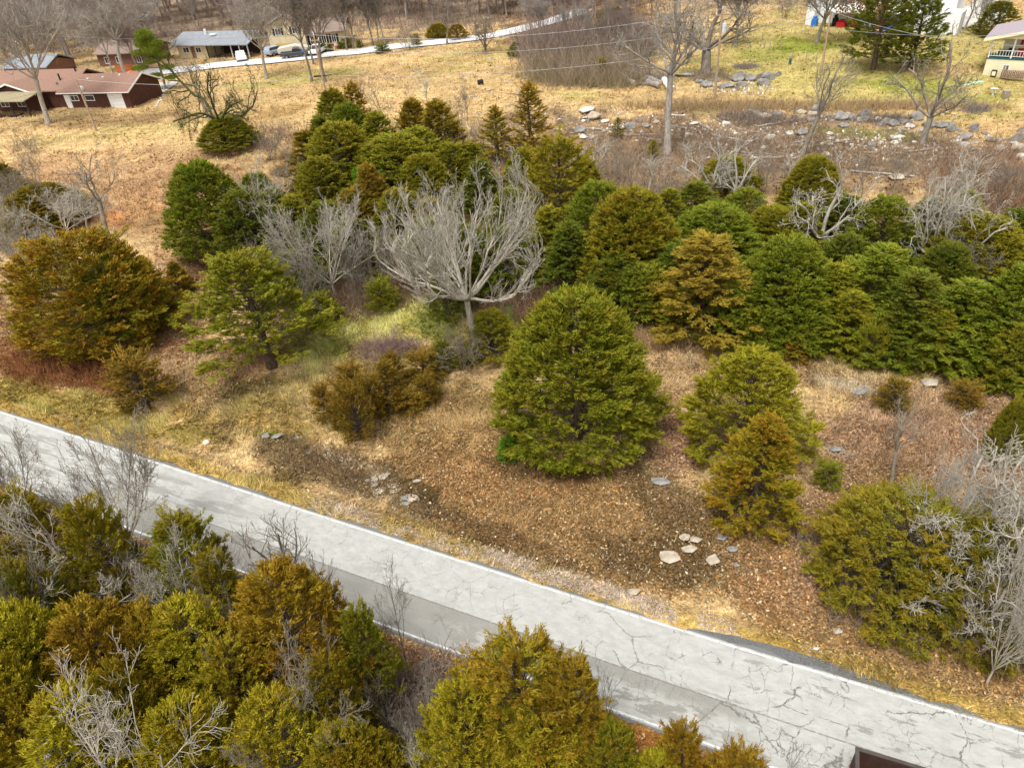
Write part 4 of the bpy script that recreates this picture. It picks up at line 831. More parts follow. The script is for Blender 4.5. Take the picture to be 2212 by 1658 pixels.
# cream porch house at the right edge
fa = G(2122, 161); fb = G(2212, 174.5); Mx = frame(fa, fb)
h = empty('porch_house', (0, 0, 0), 0, 'pale cream house with raised railed porch at the right edge', 'house'); h.matrix_world = Mx
box('wall', (0, 11, 0, 2.6, -.8, 1.95), CRM, h); box('wall', (1.2, 11, 2.61, 9, -.8, 4.3), CRM, h); box('porch_floor', (-.1, 11, -.08, 2.6, 1.953, 2.1), TEAL, h)
for i in range(9): box('siding_board', (.02, 10.9, -.025, -.003, -.35+i*.26, -.12+i*.26), CRM, h)
for x in (.08, 2.6, 5.2, 7.8): box('post', (x-.08, x+.08, .0, .16, 2.1, 4.4), WHT, h)
box('railing', [(.1, 10, .05, .12, 2.95, 3.03), (.1, 10, .05, .12, 2.3, 2.36)]+[(x, x+.05, .06, .11, 2.36, 2.95) for x in np.arange(.3, 9.9, .32)], WHT, h)
bm = bmesh.new(); prism(bm, [(-.9, 4.25), (6, 5.9), (12.9, 4.25), (12.9, 4.42), (6, 6.07), (-.9, 4.42)], 'y', -.7, 9.6); bm_obj('roof', bm, ROOFP, h)
bm = bmesh.new(); prism(bm, [(-.9, 4.12), (6, 5.77), (12.9, 4.12), (12.9, 4.46), (6, 6.11), (-.9, 4.46)], 'y', -.78, -.703); bm_obj('fascia', bm, CRM, h)
bm = bmesh.new(); prism(bm, [(.0, 4.4), (6, 5.7), (11.5, 4.4)], 'y', -.02, .02); bm_obj('gable', bm, CRM, h)
window(2.4, .9, .75, .9, 0, h, WHT, GLS); window(4.2, 3.3, 1.2, 1.3, 2.6, h, WHT, GLS)
def on(name, Mx, x, y, z, dims, mat, label, cat, bev=.03):
    p = Mx@Vector((x, y, z)); o = box(name, [(-dims[0]/2, dims[0]/2, -dims[1]/2, dims[1]/2, 0, dims[2])]+([(-dims[0]/2, dims[0]/2, dims[1]*.3, dims[1]/2, dims[2]+.001, dims[2]*1.8)] if bev > .03 else []), mat, None, .03); o.location = p; o.rotation_euler.z = Mx.to_euler().z; return tag(o, label, cat)
on('porch_chair', Mx, 3.4, 1.6, 2.1, (.8, .8, .5), REDP, 'red chair on the porch of the cream house', 'chair', .05); on('porch_chair', Mx, 2.3, 1.7, 2.1, (.7, .7, .5), BLK, 'black chair on the porch of the cream house', 'chair', .05)
on('storage_box', Mx, 1.4, 1.9, 2.1, (1.0, .8, .6), GRN, 'dark green box on the porch of the cream house', 'box'); on('hanging_flag', Mx, 3.2, 2.5, 3.3, (.3, .12, .6), REDP, 'small red hanging ornament on the porch wall', 'ornament')
o = on('fireplace_box', Mx, 1.3, -.35, -.05, (.62, .5, .75), plain('dark_rust_frame', (.08, .04, .025)), 'rusty framed box standing against the cream wall', 'box'); box('opening', (-.2, .2, -.262, -.25, .12, .62), CRM, o)
bm = bmesh.new(); rr = random.Random(4)
for i in range(14):
    for j in range(6): x = 2.2+i*.2; z = .0+j*.16; cyl(bm, (x+rr.uniform(-.02, .02), -.9, z), (x, -.35, z), rr.uniform(.06, .085), n=6)
bmesh.ops.transform(bm, matrix=Mx, verts=bm.verts); o = bm_obj('firewood_pile', bm, plain('split_firewood', (.34, .21, .15), .9, .4, 6), None); tag(o, 'stacked split firewood against the cream wall', 'firewood', None, 'stuff')

# partly hidden buildings behind the brown house
fa, fb = G(150, 172), G(255, 168); Mx = frame(fa, fb); L = (fb-fa).to_2d().length
h = empty('brick_house', (0, 0, 0), 0, 'reddish house with taupe roof hidden by trees behind the brown ranch house', 'house'); h.matrix_world = Mx@Matrix.Translation((0, 9, 0))
gable_wall('wall', 0, L, 0, 8, -1, 2.5, 3.6, BRK, h); roof('roof', 0, L, 0, 8, 2.65, 4.2, ROOFT, h, .5)
for x in (2, 4.5, 9): window(x, 1.4, 1.1, 1.2, 0, h, WHT, GLS)
fa, fb = G(20, 178), G(112, 176); Mx = frame(fa, fb); L = (fb-fa).to_2d().length
h = empty('shed_house', (0, 0, 0), 0, 'low building with blue-grey roof and orange brick wall at the far left', 'house'); h.matrix_world = Mx
gable_wall('wall', 0, L, 0, 7, -1, 2.4, 3.4, plain('orange_brick', (.20, .10, .065), .9, .2, 5), h); roof('roof', 0, L, 0, 7, 2.5, 3.9, ROOFG, h, .4); window(L*.7, 1.4, 1.4, 1, 0, h, WHT, GLS)
fa, fb = G(255, 163), G(296, 163); Mx = frame(fa, fb); L = (fb-fa).to_2d().length
h = empty('garden_fence', (0, 0, 0), 0, 'rust-orange board fence behind the brown house roof', 'fence'); h.matrix_world = Mx
for i in range(int(L/.35)): box('board', (i*.35, i*.35+.31, -.03, .03, -.2, 1.7+.03*(i % 2)), ORG, h)
box('rail', (0, L, .035, .09, 1.2, 1.3), ORG, h)
o = link('tarp_cover', None); o = empty('covered_heap', G(287, 172), .2, 'orange-red covered heap beside the fence', 'cover')
bm = bmesh.new(); prism(bm, [(-1.6, 0), (1.6, 0), (1.2, 1.0), (.2, 1.5), (-1.1, 1.1)], 'y', -.9, .9); bm_obj('cover', bm, plain('orange_tarp', (.55, .17, .08), .6, .15), o, .08)

# ------------------------------------------------------------------ vehicles
def car(kind, p, rz, paint, label, cat):
    o = empty('parked_car' if kind != 'boat' else 'covered_boat', p, rz, label, cat)
    if kind == 'boat':
        bm = bmesh.new(); prism(bm, [(-3, .9), (-2.9, .4), (2.2, .35), (3.2, 1.0), (2.4, 1.3), (.4, 1.7), (-2.8, 1.4)], 'y', -1, 1); bm_obj('hull', bm, paint, o, .1); rod('wheel', [((-.8, -1.1, .33), (-.8, -.88, .33), .33), ((-.8, .88, .33), (-.8, 1.1, .33), .33)], BLK, o, 12); return o
    prof = {'pickup': [(-2.7, .5), (2.6, .5), (2.7, .8), (2.5, 1.02), (1.3, 1.1), (-.2, 1.1), (-2.7, 1.1)], 'suv': [(-2.2, .45), (2.2, .45), (2.3, .8), (2.1, 1.0), (1.0, 1.08), (-2.2, 1.1)]}[kind]
    cab = {'pickup': [(-.5, 1.103), (1.35, 1.103), (.7, 1.72), (-.3, 1.74)], 'suv': [(-2.15, 1.103), (1.1, 1.103), (.4, 1.68), (-1.95, 1.7)]}[kind]
    bm = bmesh.new(); prism(bm, prof, 'y', -.95, .95); bm_obj('body', bm, paint, o, .06)
    bm = bmesh.new(); prism(bm, cab, 'y', -.80, .80); bm_obj('cabin', bm, paint, o, .05)
    bm = bmesh.new(); c2 = [(x*.9+.04 if kind == 'pickup' else x*.93, 1.16+(z-1.1)*.78) for x, z in cab]; prism(bm, c2, 'y', -.815, .815); bm_obj('side_window', bm, GLS, o)
    x1 = cab[1][0]; x2 = cab[2][0]; bm = bmesh.new(); prism(bm, [(x1-.02, 1.14), (x1+.04, 1.14), (x2+.07, 1.66), (x2+.01, 1.66)], 'y', -.7, .7); bm_obj('windscreen', bm, GLS, o)
    for sx_ in (-1.6 if kind == 'pickup' else -1.35, 1.65 if kind == 'pickup' else 1.4):
        for sy in (-1, 1): w_ = rod('wheel', [((sx_, sy*.76, .36), (sx_, sy*.97, .36), .37)], BLK, o, 14); rod('rim', [((sx_, sy*.972, .36), (sx_, sy*.985, .36), .2)], STEEL, w_, 10)
    for sy in (-.65, .65): box('headlight', (prof[2][0]-.06, prof[2][0]+.02, sy-.16, sy+.16, .72, .9), WHT, o)
    if kind == 'pickup': box('bed', [(-2.6, -.6, -.8, .8, 1.101, 1.12)], BLK, o)
    return o
CW = plain('white_car_paint', (.75, .76, .77), .3, .03, 1, .5); CR = plain('dark_red_car_paint', (.30, .02, .03), .3, .05, 1, .5); CS = plain('silver_car_paint', (.45, .47, .5), .3, .05, 1, .5, .3)
car('pickup', G(222, 178), 2.7, CS, 'silver-white pickup parked behind the brown house roof', 'pickup'); car('suv', G(262, 180), 2.4, CR, 'dark red car between pickup and orange fence', 'car')
car('suv', G(523, 131), 1.87, CW, 'white car parked at the carport end of the blue-grey roofed house', 'car'); car('pickup', G(689, 117), -1.75, CW, 'white pickup in the drive of the cream split-level house', 'pickup')
car('boat', G(637, 117), .1, plain('beige_boat_cover', (.55, .52, .45), .8, .12), 'covered pale boat beside the cream split-level house', 'boat'); car('pickup', G(640, 125), .12, plain('dark_grey_paint', (.06, .06, .07), .4), 'dark trailer-like pickup in front of the covered boat', 'pickup')
car('suv', G(598, 119), .9, plain('dusty_blue_car_paint', (.35, .42, .5), .3), 'pale blue car under the trees left of the boat', 'car')
o = empty('wheelie_bin', G(659, 124), .1, 'bright blue wheelie bin by the far street', 'bin'); box('body', (-.4, .4, -.4, .4, .08, 1.1), BLUP, o, .05); box('lid', (-.43, .43, -.45, .43, 1.105, 1.2), BLUP, o, .02); rod('wheel', [((-.42, .35, .12), (.42, .35, .12), .12)], BLK, o)
o = empty('garden_bench', G(732, 106), .05, 'white bench with a red seat before the cream house', 'bench'); box('seat', (-.7, .7, -.3, .2, .42, .5), REDP, o); box('backrest', (-.8, .8, .2, .28, .3, 1.0), WHT, o)
for x in (-.7, .7): box('leg', (x-.06, x+.06, -.3, .2, 0, .42), WHT, o)

# ------------------------------------------------------------------ dump trailer on the road, bottom right corner
def PH(px, py, z): d = ray(px, py); t = (H-z)/-d[2]; return Vector((d[0]*t, d[1]*t, z))
c = PH(1851, 1614, 2.15); c2 = PH(1996, 1658, 2.15); ang = math.atan2(c2.y-c.y, c2.x-c.x)
o = empty('dump_trailer', (c.x, c.y, .035), ang, 'open rusty-brown trailer box on the road, cut by the bottom edge at the right', 'trailer')
Wt, Lt = 2.2, 5.0; box('floor', (.06, Lt-.06, -Wt+.06, -.06, .85, .93), plain('brown_bed_lining', (.07, .032, .02), .8, .4, 1.5), o)
box('side_wall', (0, Lt, -.06, 0, .85, 2.05), RUST, o); box('side_wall', (0, Lt, -Wt, -Wt+.06, .85, 2.05), RUST, o); box('tailgate', (0, .06, -Wt+.062, -.062, .85, 2.05), RUST, o); box('headboard', (Lt-.06, Lt, -Wt+.062, -.062, .85, 2.2), RUST, o)
box('rim', [(-.05, Lt+.03, -.09, .05, 2.053, 2.12), (-.05, Lt+.03, -Wt-.05, -Wt+.09, 2.053, 2.12), (-.05, .09, -Wt+.092, -.092, 2.053, 2.12)], plain('dark_rim_steel', (.07, .055, .05), .6), o)
for i in range(6): box('rib', (.3+i*.85, .4+i*.85, .001, .07, .85, 2.05), RUST, o)
box('chassis', (.1, Lt+1.2, -Wt*.5-.3, -Wt*.5+.3, .55, .849), BLK, o)
for x in (1.7, 2.7):
    for y in (-.25, -Wt+.02): w_ = rod('wheel', [((x, y, .4), (x, y+.23, .4), .4)], BLK, o, 18); rod('rim', [((x, y+.231, .4), (x, y+.25, .4), .22)], STEEL, w_, 12)
box('tail_light', [(-.07, -.051, -.35, -.15, 1.0, 1.12)], REDP, o)

# ------------------------------------------------------------------ poles and lines
def pole(b, top, hgt, label, arm=None, trans=False, lamp=False):
    p = G(*b); o = empty('utility_pole', p, 0, label, 'pole'); rod('pole', [((0, 0, -.6), (0, 0, hgt), .17, .11)], POLEW, o, 10)
    if arm: box('crossarm', (-arm/2, arm/2, -.06, .06, hgt-.75, hgt-.6), POLEW, o); rod('insulator', [((x, 0, hgt-.6), (x, 0, hgt-.35), .06) for x in (-arm/2+.1, arm/2-.1)]+[((0, 0, hgt+.003), (0, 0, hgt+.3), .06)], WHT, o)
    if trans: rod('transformer', [((.35, -.25, hgt-2.6), (.35, -.25, hgt-1.6), .28)], plain('transformer_grey', (.6, .62, .64), .5), o, 14); rod('bushing', [((.35, -.25, hgt-1.598), (.35, -.25, hgt-1.3), .05)], WHT, o)
    if lamp: rod('lamp_head', [((0, -.1, hgt), (0, -.5, hgt+.2), .14, .2)], WHT, o)
    return p+Vector((0, 0, hgt))
t2 = pole((713, 244), 76, 10.0, 'tall dark-brown utility pole rising behind the cedar cluster', 1.3); t3 = pole((1543, 218), 21, 10.8, 'utility pole with grey transformer before the boulder pile', 1.6, True)
t4 = pole((1773, 157), 25, 7.7, 'shorter pole with a small lamp head on the right lawn', None, False, True); t1 = pole((208.6, 283), 173, 6.9, 'leaning-looking short pole before the brown house'); 
bx2 = t2-Vector((0, 0, 5.2)); box('crossarm', (bx2.x-1.2, bx2.x+1.3, bx2.y-.08, bx2.y+.08, bx2.z, bx2.z+.2), DKW, None); tag(bpy.context.scene.collection.objects[-1], 'small dark bracket box halfway up the pole behind the cedar cluster', 'bracket')
def wire(a, b, sag, label, r0=.022):
    s = np.linspace(0, 1, 26); P = np.outer(1-s, a)+np.outer(s, b); P[:, 2] -= 4*sag*s*(1-s); o = link('power_line', mesh_np('power_line', *tubes([(P, np.full(26, r0))], 5), smooth=True), STEEL); tag(o, label, 'wire', 'overhead wires between the poles')
wire(t2, t3, 1.6, 'topmost overhead wire from the dark pole to the transformer pole'); wire(t2-Vector((0, 0, 1.6)), t3-Vector((0, 0, 2.0)), 1.6, 'middle overhead wire from the dark pole to the transformer pole'); wire(t2-Vector((0, 0, 5)), t3-Vector((0, 0, 4.3)), 1.3, 'lowest overhead wire from the dark pole to the transformer pole')
wire(t1, t2-Vector((0, 0, 5)), 1.0, 'overhead wire from the short pole by the brown house to the dark pole'); wire(t3-Vector((0, 0, 2)), t4, .8, 'overhead wire from the transformer pole to the lamp pole')
e = PH(2300, 100, 10.5); e2 = PH(2300, 68, 12); wire(t3, e2, 1.5, 'upper overhead wire leaving to the right over the dark cedars'); wire(t4, e, 1.2, 'overhead wire from the lamp pole to beyond the right edge'); wire(t2, PH(-60, 60, 14), 1.2, 'overhead wire from the dark pole towards the far left'); wire(t1, PH(-60, 226, 8), .5, 'overhead wire from the short pole to the left edge')

# ------------------------------------------------------------------ rocks, logs
def rock_mesh(seed, flat=.55):
    rr = random.Random(seed); bm = bmesh.new()
    for i in range(16):
        v = Vector((rr.gauss(0, 1), rr.gauss(0, 1), rr.gauss(0, 1))).normalized(); v *= rr.uniform(.75, 1.1); bm.verts.new((v.x*.5*rr.uniform(.9, 1.1), v.y*.5, v.z*.5*flat+.5*flat*.55))
    bmesh.ops.convex_hull(bm, input=bm.verts); bmesh.ops.delete(bm, geom=[v for v in bm.verts if not v.link_faces], context='VERTS')
    bmesh.ops.bevel(bm, geom=list(bm.edges), offset=.025, segments=1, affect='EDGES'); me = bpy.data.meshes.new('rock'); bm.to_mesh(me); bm.free(); me.materials.append(None); return me
RM = [rock_mesh(i, f) for i, f in enumerate((.75, .6, .5, .8, .35, .22, .65, .3))]; rq = random.Random(11)
def rock(px, py, w_, mat, label, group=None, flat=None, name='boulder', asp=None, rz=None):
    p = G(px, py); s = w_*depth(p)/FPX*(1.15 if flat and name == 'boulder' else 1); me = RM[rq.choice((4, 5, 7)) if flat else rq.choice((0, 1, 2, 3, 6))]; o = link(name, me, None, None, p+Vector((0, 0, .07 if flat and name == 'boulder' else -s*.05))); o.scale = (s, s*(asp or rq.uniform(.6, .9)), s*rq.uniform(.8, 1)); o.rotation_euler = (rq.uniform(-.1, .1), rq.uniform(-.1, .1), rq.uniform(-.4, .4) if rz is None else rz)
    o.material_slots[0].link = 'OBJECT'; o.material_slots[0].material = mat; return tag(o, label, 'rock', group)
for a in [(1480, 1162, 24, ROCKB, 'upper left slab of the pale stone group in the leaf litter'), (1503, 1170, 30, ROCKB, 'upper right slab of the pale stone group in the leaf litter'), (1490, 1188, 34, ROCKB, 'long slab leaning below the two upper ones in the pale stone group'),
          (1448, 1206, 44, ROCKB, 'large pale slab left of the stone group in the leaf litter'), (1540, 1212, 42, ROCKB, 'narrow pale slab right of the stone group'), (1582, 1188, 24, ROCKD, 'small grey rock above the narrow slab'), (1590, 1222, 17, ROCKD, 'small grey stone right of the narrow slab'),
          (1560, 1165, 26, ROCKD, 'grey rock tucked under the orange cedar'), (1735, 1158, 30, ROCKB, 'flat stone sunk in litter below right of the orange cedar'), (1811, 1366, 27, ROCKB, 'lone pale slab near the verge at the lower right'), (1428, 1043, 40, ROCKD, 'grey slab flush with the litter between the two big cedars'),
          (1858, 848, 34, ROCKD, 'dark flat stone on the bare strip below the belt'), (1806, 975, 34, ROCKD, 'grey flat rock in the litter right of the full green cedar'), (2010, 832, 40, ROCKB, 'pale flat rock below the belt near the right edge'), (812, 1050, 22, ROCKD, 'grey stone in the dark wet patch above the ditch'), (795, 1040, 16, ROCKD, 'small bluish stone in the dark wet patch'),
          (1370, 1282, 30, ROCKB, 'flat grey-tan stone in the ditch by the gravel verge'), (600, 946, 30, ROCKD, 'dark grey stone in the straw above the ditch'), (575, 943, 24, ROCKD, 'dark stone left of the other in the straw above the ditch'), (1112, 1462, 20, ROCKD, 'grey stone on the litter below the near edge line')]: rock(*a, flat=True)
p = G(447, 958); bm = bmesh.new(); bmesh.ops.create_icosphere(bm, subdivisions=2, radius=.24); [setattr(v, 'co', v.co*random.Random(v.index).uniform(.94, 1.05)) for v in bm.verts]; bmesh.ops.scale(bm, vec=(1, .9, .8), verts=bm.verts); bmesh.ops.translate(bm, vec=(p.x, p.y, p.z+.12), verts=bm.verts); tag(bm_obj('white_stone', bm, ROCKL, None), 'round white stone beside the ditch on the left', 'rock')
p = G(1763, 1401); o = link('litter_scrap', RM[5], None, None, p); o.scale = (.3, .2, .3); o.material_slots[0].link = 'OBJECT'; o.material_slots[0].material = WHT; tag(o, 'small white scrap of litter in the grass near the lone pale slab', 'litter')
# boulder pile before the transformer pole
for x, y, w_, lb in [(1525, 188, 34, 'left end'), (1511, 178, 24, 'upper left'), (1545, 176, 22, 'behind the pole'), (1558, 190, 22, 'right of the pole foot'), (1574, 188, 30, 'centre front'), (1600, 186, 28, 'dark gap'), (1592, 175, 36, 'centre back'), (1620, 174, 34, 'long upper'), (1648, 184, 34, 'front right'), (1657, 172, 40, 'upper right'), (1600, 164, 24, 'topmost'), (1640, 168, 30, 'back right'), (1680, 163, 22, 'far right small'), (1590, 193, 18, 'lowest small')]:
    rock(x, y, w_, ROCKD, f'grey boulder in the heap right of the log pile, {lb} one', 'boulders heaped beside the transformer pole')
for x, y, w_, m_, lb in [(1752, 262, 26, ROCKD, 'squarish grey boulder left of the block in the rubble bank'), (1822, 273, 27, ROCKD, 'square grey block on green grass in the rubble bank'), (1838, 258, 26, ROCKD, 'rounded boulder behind the square block'), (1866, 258, 26, ROCKD, 'grey boulder right of the square block'), (1895, 260, 20, ROCKL, 'white stone beside the grey boulders of the bank'),
   (2033, 275, 34, ROCKD, 'wedge-shaped dark boulder right of the many-limbed tree'), (2052, 283, 26, ROCKD, 'second dark boulder leaning on the wedge-shaped one'), (2076, 298, 50, ROCKD, 'broad flat dark boulder in the right of the bank'), (2141, 305, 32, ROCKD, 'dark broken boulder left of the right edge group'), (2160, 303, 24, ROCKD, 'small dark boulder in the right edge group'), (2192, 305, 46, ROCKD, 'large dark boulder at the right edge'),
   (2195, 326, 44, ROCKB, 'large tan-grey boulder at the right edge, lowest row'), (2158, 325, 34, ROCKB, 'tan-grey boulder left of the large lowest one'), (2205, 342, 30, ROCKL, 'white rock at the right edge under the large boulders'), (1965, 275, 26, ROCKL, 'white broken rock left of the many-limbed tree'), (1986, 283, 20, ROCKL, 'white stone at the foot of the many-limbed tree'),
   (1270, 243, 44, ROCKL, 'long flat white slab at the left end of the rubble bank'), (1266, 256, 14, ROCKL, 'small round white stone below the long flat slab'), (1937, 386, 44, ROCKB, 'pale slab tilted above the cedar belt'), (1478, 165, 40, ROCKD, 'flat grey slab beyond the log pile'), (2120, 190, 1, None, '')][:-1]: rock(x, y, w_, m_, lb, flat='slab' in lb)
rr = np.random.default_rng(8)
for i in range(95):
    x = 1190+rr.random()*1010; y = 248+(x-1190)*.055+abs(rr.normal())*30; rock(x, y, 10+rr.random()**2*30, ROCKL if rr.random() < .55 else ROCKB if rr.random() < .5 else ROCKD, 'broken stone scattered among brush in the rubble bank', 'loose stones of the rubble bank', flat=rr.random() < .4, name='stone')
for i in range(48):
    x = 1590+rr.random()**.9*620; y = 246+max(0, x-1750)*.11+rr.normal()*7; rock(x, y, 14+rr.random()*22, ROCKD if rr.random() < .7 else ROCKB, 'weathered grey boulder in the uneven row along the top of the rubble bank', 'boulders in a row along the top of the rubble bank')
for i in range(34):
    x = 640+rr.random()*280; y = 955+(x-640)*.42+rr.normal()*14; rock(x, y, 9+rr.random()**2*30, [ROCKD, ROCKB, ROCKB][i % 3], 'stone on the rough bank above the ditch', 'stones of the rough ditch bank', flat=True, name='stone')
for i in range(26):
    x = 880+rr.random()*330; y = 110+rr.random()*150; rock(x, y, 8+rr.random()*12, ROCKB if i % 2 else ROCKD, 'flat stone lying flush in the dry meadow', 'flat stones in the dry meadow', flat=True, name='stone')
for i in range(9): rock(337+i*2+rr.random()*3, 230-i*3.4, 7+rr.random()*4, ROCKL, 'white edging stone beside the drive of the brown house', 'white edging stones by the drive', name='stone')
def log(x0, y0, x1, y1, r_, mat, label, group=None):
    a, b = G(x0, y0), G(x1, y1); a.z += r_*.9; b.z += r_*.9; n = 7; s = np.linspace(0, 1, n); P = np.outer(1-s, a)+np.outer(s, b); P[1:-1] += RNG.normal(size=(n-2, 3))*r_*.25; V, F = tubes([(P, r_*(1-.15*s))], 10)
    m = mesh_np('bark', V, F, smooth=True); o = empty('log', (0, 0, 0), 0, label, 'log', group); link('bark', m, mat, o)
    for k, q in ((0, a), (n-1, b)):
        ring = V[k*10:(k+1)*10]; link('cut_end', mesh_np('cut_end', np.vstack([ring, ring.mean(0)+(P[k]-P[3])/np.linalg.norm(P[k]-P[3])*.01]), [(i, (i+1) % 10, 10) for i in range(10)]), plain('cut_wood', (.42, .30, .20)), o)
LG = bark('grey_log_bark', (.20, .18, .165), (.40, .37, .34))
for a in [(1348, 177, 1372, 187, .42, LG, 'short thick grey log at the left end of the log pile'), (1362, 167, 1400, 178, .26, LG, 'long grey log behind the short thick one'), (1400, 182, 1424, 192, .42, LG, 'thick mossy log in the middle of the pile'), (1398, 172, 1428, 184, .33, LG, 'log lying behind the thick mossy one'), (1376, 184, 1400, 184, .2, LG, 'thin log between the thick ones'),
          (1434, 178, 1449, 202, .42, ROCKL, 'pale barkless log pointing at the viewer'), (1446, 180, 1456, 196, .3, ROCKL, 'second pale barkless log beside the first'), (1395, 160, 1430, 168, .22, LG, 'grey log on the back of the pile'), (1410, 158, 1440, 175, .16, LG, 'crooked branch log on top of the pile'),
          (1632, 276, 1719, 261, .13, TRUNKL, 'long thin fallen trunk in the left of the rubble bank'), (1836, 371, 1975, 383, .12, TRUNKL, 'long whitish fallen trunk above the cedar belt'), (1955, 330, 2030, 322, .12, TRUNKL, 'short fallen trunk below the many-limbed tree'), (1900, 322, 1955, 314, .1, TRUNKL, 'thin fallen branch left of the short trunk'), (1620, 345, 1688, 342, .16, ROCKB, 'pale fallen trunk above the white forked trees'), (1436, 249, 1480, 251, .09, ROCKL, 'white thin branch lying by the tall slender tree'), (1600, 330, 1680, 336, .09, TRUNKL, 'slim fallen branch among the loose stones')]: log(*a)
for i in range(40):
    x = 1240+rr.random()*940; y = 262+(x-1190)*.05+rr.random()*70; a_ = rr.normal()*14; b_ = (30+rr.random()*50)*(1 if rr.random() < .5 else -1); log(x, y, x+b_, y+a_, .05+.09*rr.random(), [LG, TRUNKL, ROCKB][i % 3], 'dead branch lying in the brushwood of the rubble bank', 'dead branches of the rubble bank')
# fire ring, stump, birdbath, lids, small things on the lawn
p = G(1613, 143); o = empty('fire_ring', p, 0, 'round fire pit ring of stones on the right lawn', 'fire pit')
for k in range(22): a = k*2*math.pi/22; q = link('stone', RM[k % 4], None, o, (1.75*math.cos(a), 1.75*math.sin(a), -.02)); q.scale = (.42, .34, .34); q.material_slots[0].link = 'OBJECT'; q.material_slots[0].material = ROCKD
rod('ash_bed', [((0, 0, -.05), (0, 0, .05), 1.45)], plain('ash_and_soil', (.16, .11, .08)), o, 24)
p = G(2171, 210); o = empty('tree_stump', p, 0, 'sawn tree stump on the lawn at the right', 'stump'); rod('trunk', [((0, 0, -.2), (0, 0, .8), .5, .42)], BK_G, o, 14); rod('cut_top', [((0, 0, .801), (0, 0, .83), .41)], ROCKB, o, 14)
p = G(2144, 206); o = empty('bird_bath', p, 0, 'pale stone bird bath left of the stump', 'bird bath'); rod('pedestal', [((0, 0, 0), (0, 0, .7), .16, .1)], ROCKL, o, 12); rod('bowl', [((0, 0, .701), (0, 0, .82), .2, .45)], ROCKL, o, 16)
for x, y, lb in ((2088, 184, 'left'), (2103, 180, 'middle'), (2117, 178, 'right')): p = G(x, y); tag(rod('tank_lid', [((p.x, p.y, p.z-.05), (p.x, p.y, p.z+.12), .48)], plain('pale_green_plastic', (.40, .58, .45), .5), None, 18), f'pale green round lid in the lawn, {lb} one of three', 'lid')
p = G(1706, 139); o = empty('yard_hydrant', p, 0, 'small dark green post with a round cap on the lawn', 'hydrant'); rod('post', [((0, 0, 0), (0, 0, .6), .22, .16)], GRN, o, 10); rod('cap', [((0, 0, .601), (0, 0, .85), .26, .1)], TEAL, o, 10)
p = G(1038, 183); o = empty('black_barrel', p, .3, 'small black tub lying in the dry meadow', 'tub'); rod('tub', [((-.3, 0, .35), (.3, .1, .35), .36)], BLK, o, 14); rod('rim', [((.301, .1, .35), (.36, .11, .35), .39)], BLK, o, 14)
for i, (x, y) in enumerate([(1651, 105), (1662, 110), (1646, 88), (1685, 108), (1711, 128), (1740, 135), (1797, 145), (1720, 30), (1729, 32)]):
    p = G(x, y); tag(rod('fence_post', [((p.x, p.y, p.z-.2), (p.x, p.y, p.z+1.25), .07)], POLEW if i > 1 else TRUNKL, None, 6), 'thin weathered post of the wire fence round the upper lawn', 'post', 'posts of the lawn fence')

# ------------------------------------------------------------------ ground cover: uncountable stuff, real blades and leaves
def vis(n, ylo, yhi, powr, seed):
    r = np.random.default_rng(seed); q = r.random(n); y = (ylo**powr+q*(yhi**powr-ylo**powr))**(1/powr); x = (r.random(n)*2-1)*(y*.80+22); z = gz(x, y); px, py, dp = project(x, y, z); k = (px > -90) & (px < 2300) & (py > -60) & (py < 1800) & (dp > 5); return x[k], y[k], z[k]
def cmat(name, rough=.85, tr=0):
    t = NT(name, rough, .12); t.col(t.attr('col')); return t.m
GM = cmat('dry_blade'); LM = cmat('fallen_leaf', .6)
def blades(name, x, y, z, C, nb, ln, wd, seed, label, cat, lean=(.5, 1.15), dark=.55):
    r = np.random.default_rng(seed); n = len(x); base = np.stack([x, y, z], -1)[:, None]+np.concatenate([r.normal(size=(n, nb, 2))*.07, np.zeros((n, nb, 1))-.02], -1)
    th = (fnoise(x/2.6, y/2.6, 51, 2)*9)[:, None]+r.normal(size=(n, nb))*.8; tl = lean[0]+(lean[1]-lean[0])*r.random((n, nb)); l = ln*(.5+.8*r.random((n, nb)))
    d = np.stack([np.cos(th)*np.sin(tl), np.sin(th)*np.sin(tl), np.cos(tl)], -1); s = np.stack([-np.sin(th), np.cos(th), 0*th], -1)*(wd*(.6+.7*r.random((n, nb))))[..., None]/2
    V = np.stack([base-s, base+s, base+d*l[..., None]], 2).reshape(-1, 3); v = (dark+(1.75-dark)*r.random((n, nb, 1))**1.2); c = C[:, None]*v*(1+r.normal(size=(n, nb, 3))*.05)
    gp = r.random((n, nb, 1)) < .05; c = np.where(gp, c*np.array([.6, .9, .5]), c)
    tag(link(name, mesh_np(name, V, np.arange(len(V)).reshape(-1, 3), {'col': np.repeat(np.clip(c, .005, .85).reshape(-1, 3), 3, 0)}), GM), label, cat, None, 'stuff')
x, y, z = vis(330000, 9, 66, 1.4, 1); C, lf, gr, px, py, d = zone(x, y, z); bulge = 2.8+1.0*np.clip(np.sin(np.pi*(np.interp(x, xs, U)+.45*d-7)/10.5), 0, 1)*((np.interp(x, xs, U)+.45*d > 7) & (np.interp(x, xs, U)+.45*d < 17.5)); k = (d < 2) | (d > bulge); x, y, z, C, lf, gr, d = [q[k] for q in (x, y, z, C, lf, gr, d)]; k = (RNG.random(len(x)) < gr*.9+.03) & (np.abs(d) > 2.78); blades('dry_grass', x[k], y[k], z[k], C[k], 4, .42, .045, 2, 'dry straw-coloured grass matted over the slopes', 'grass')
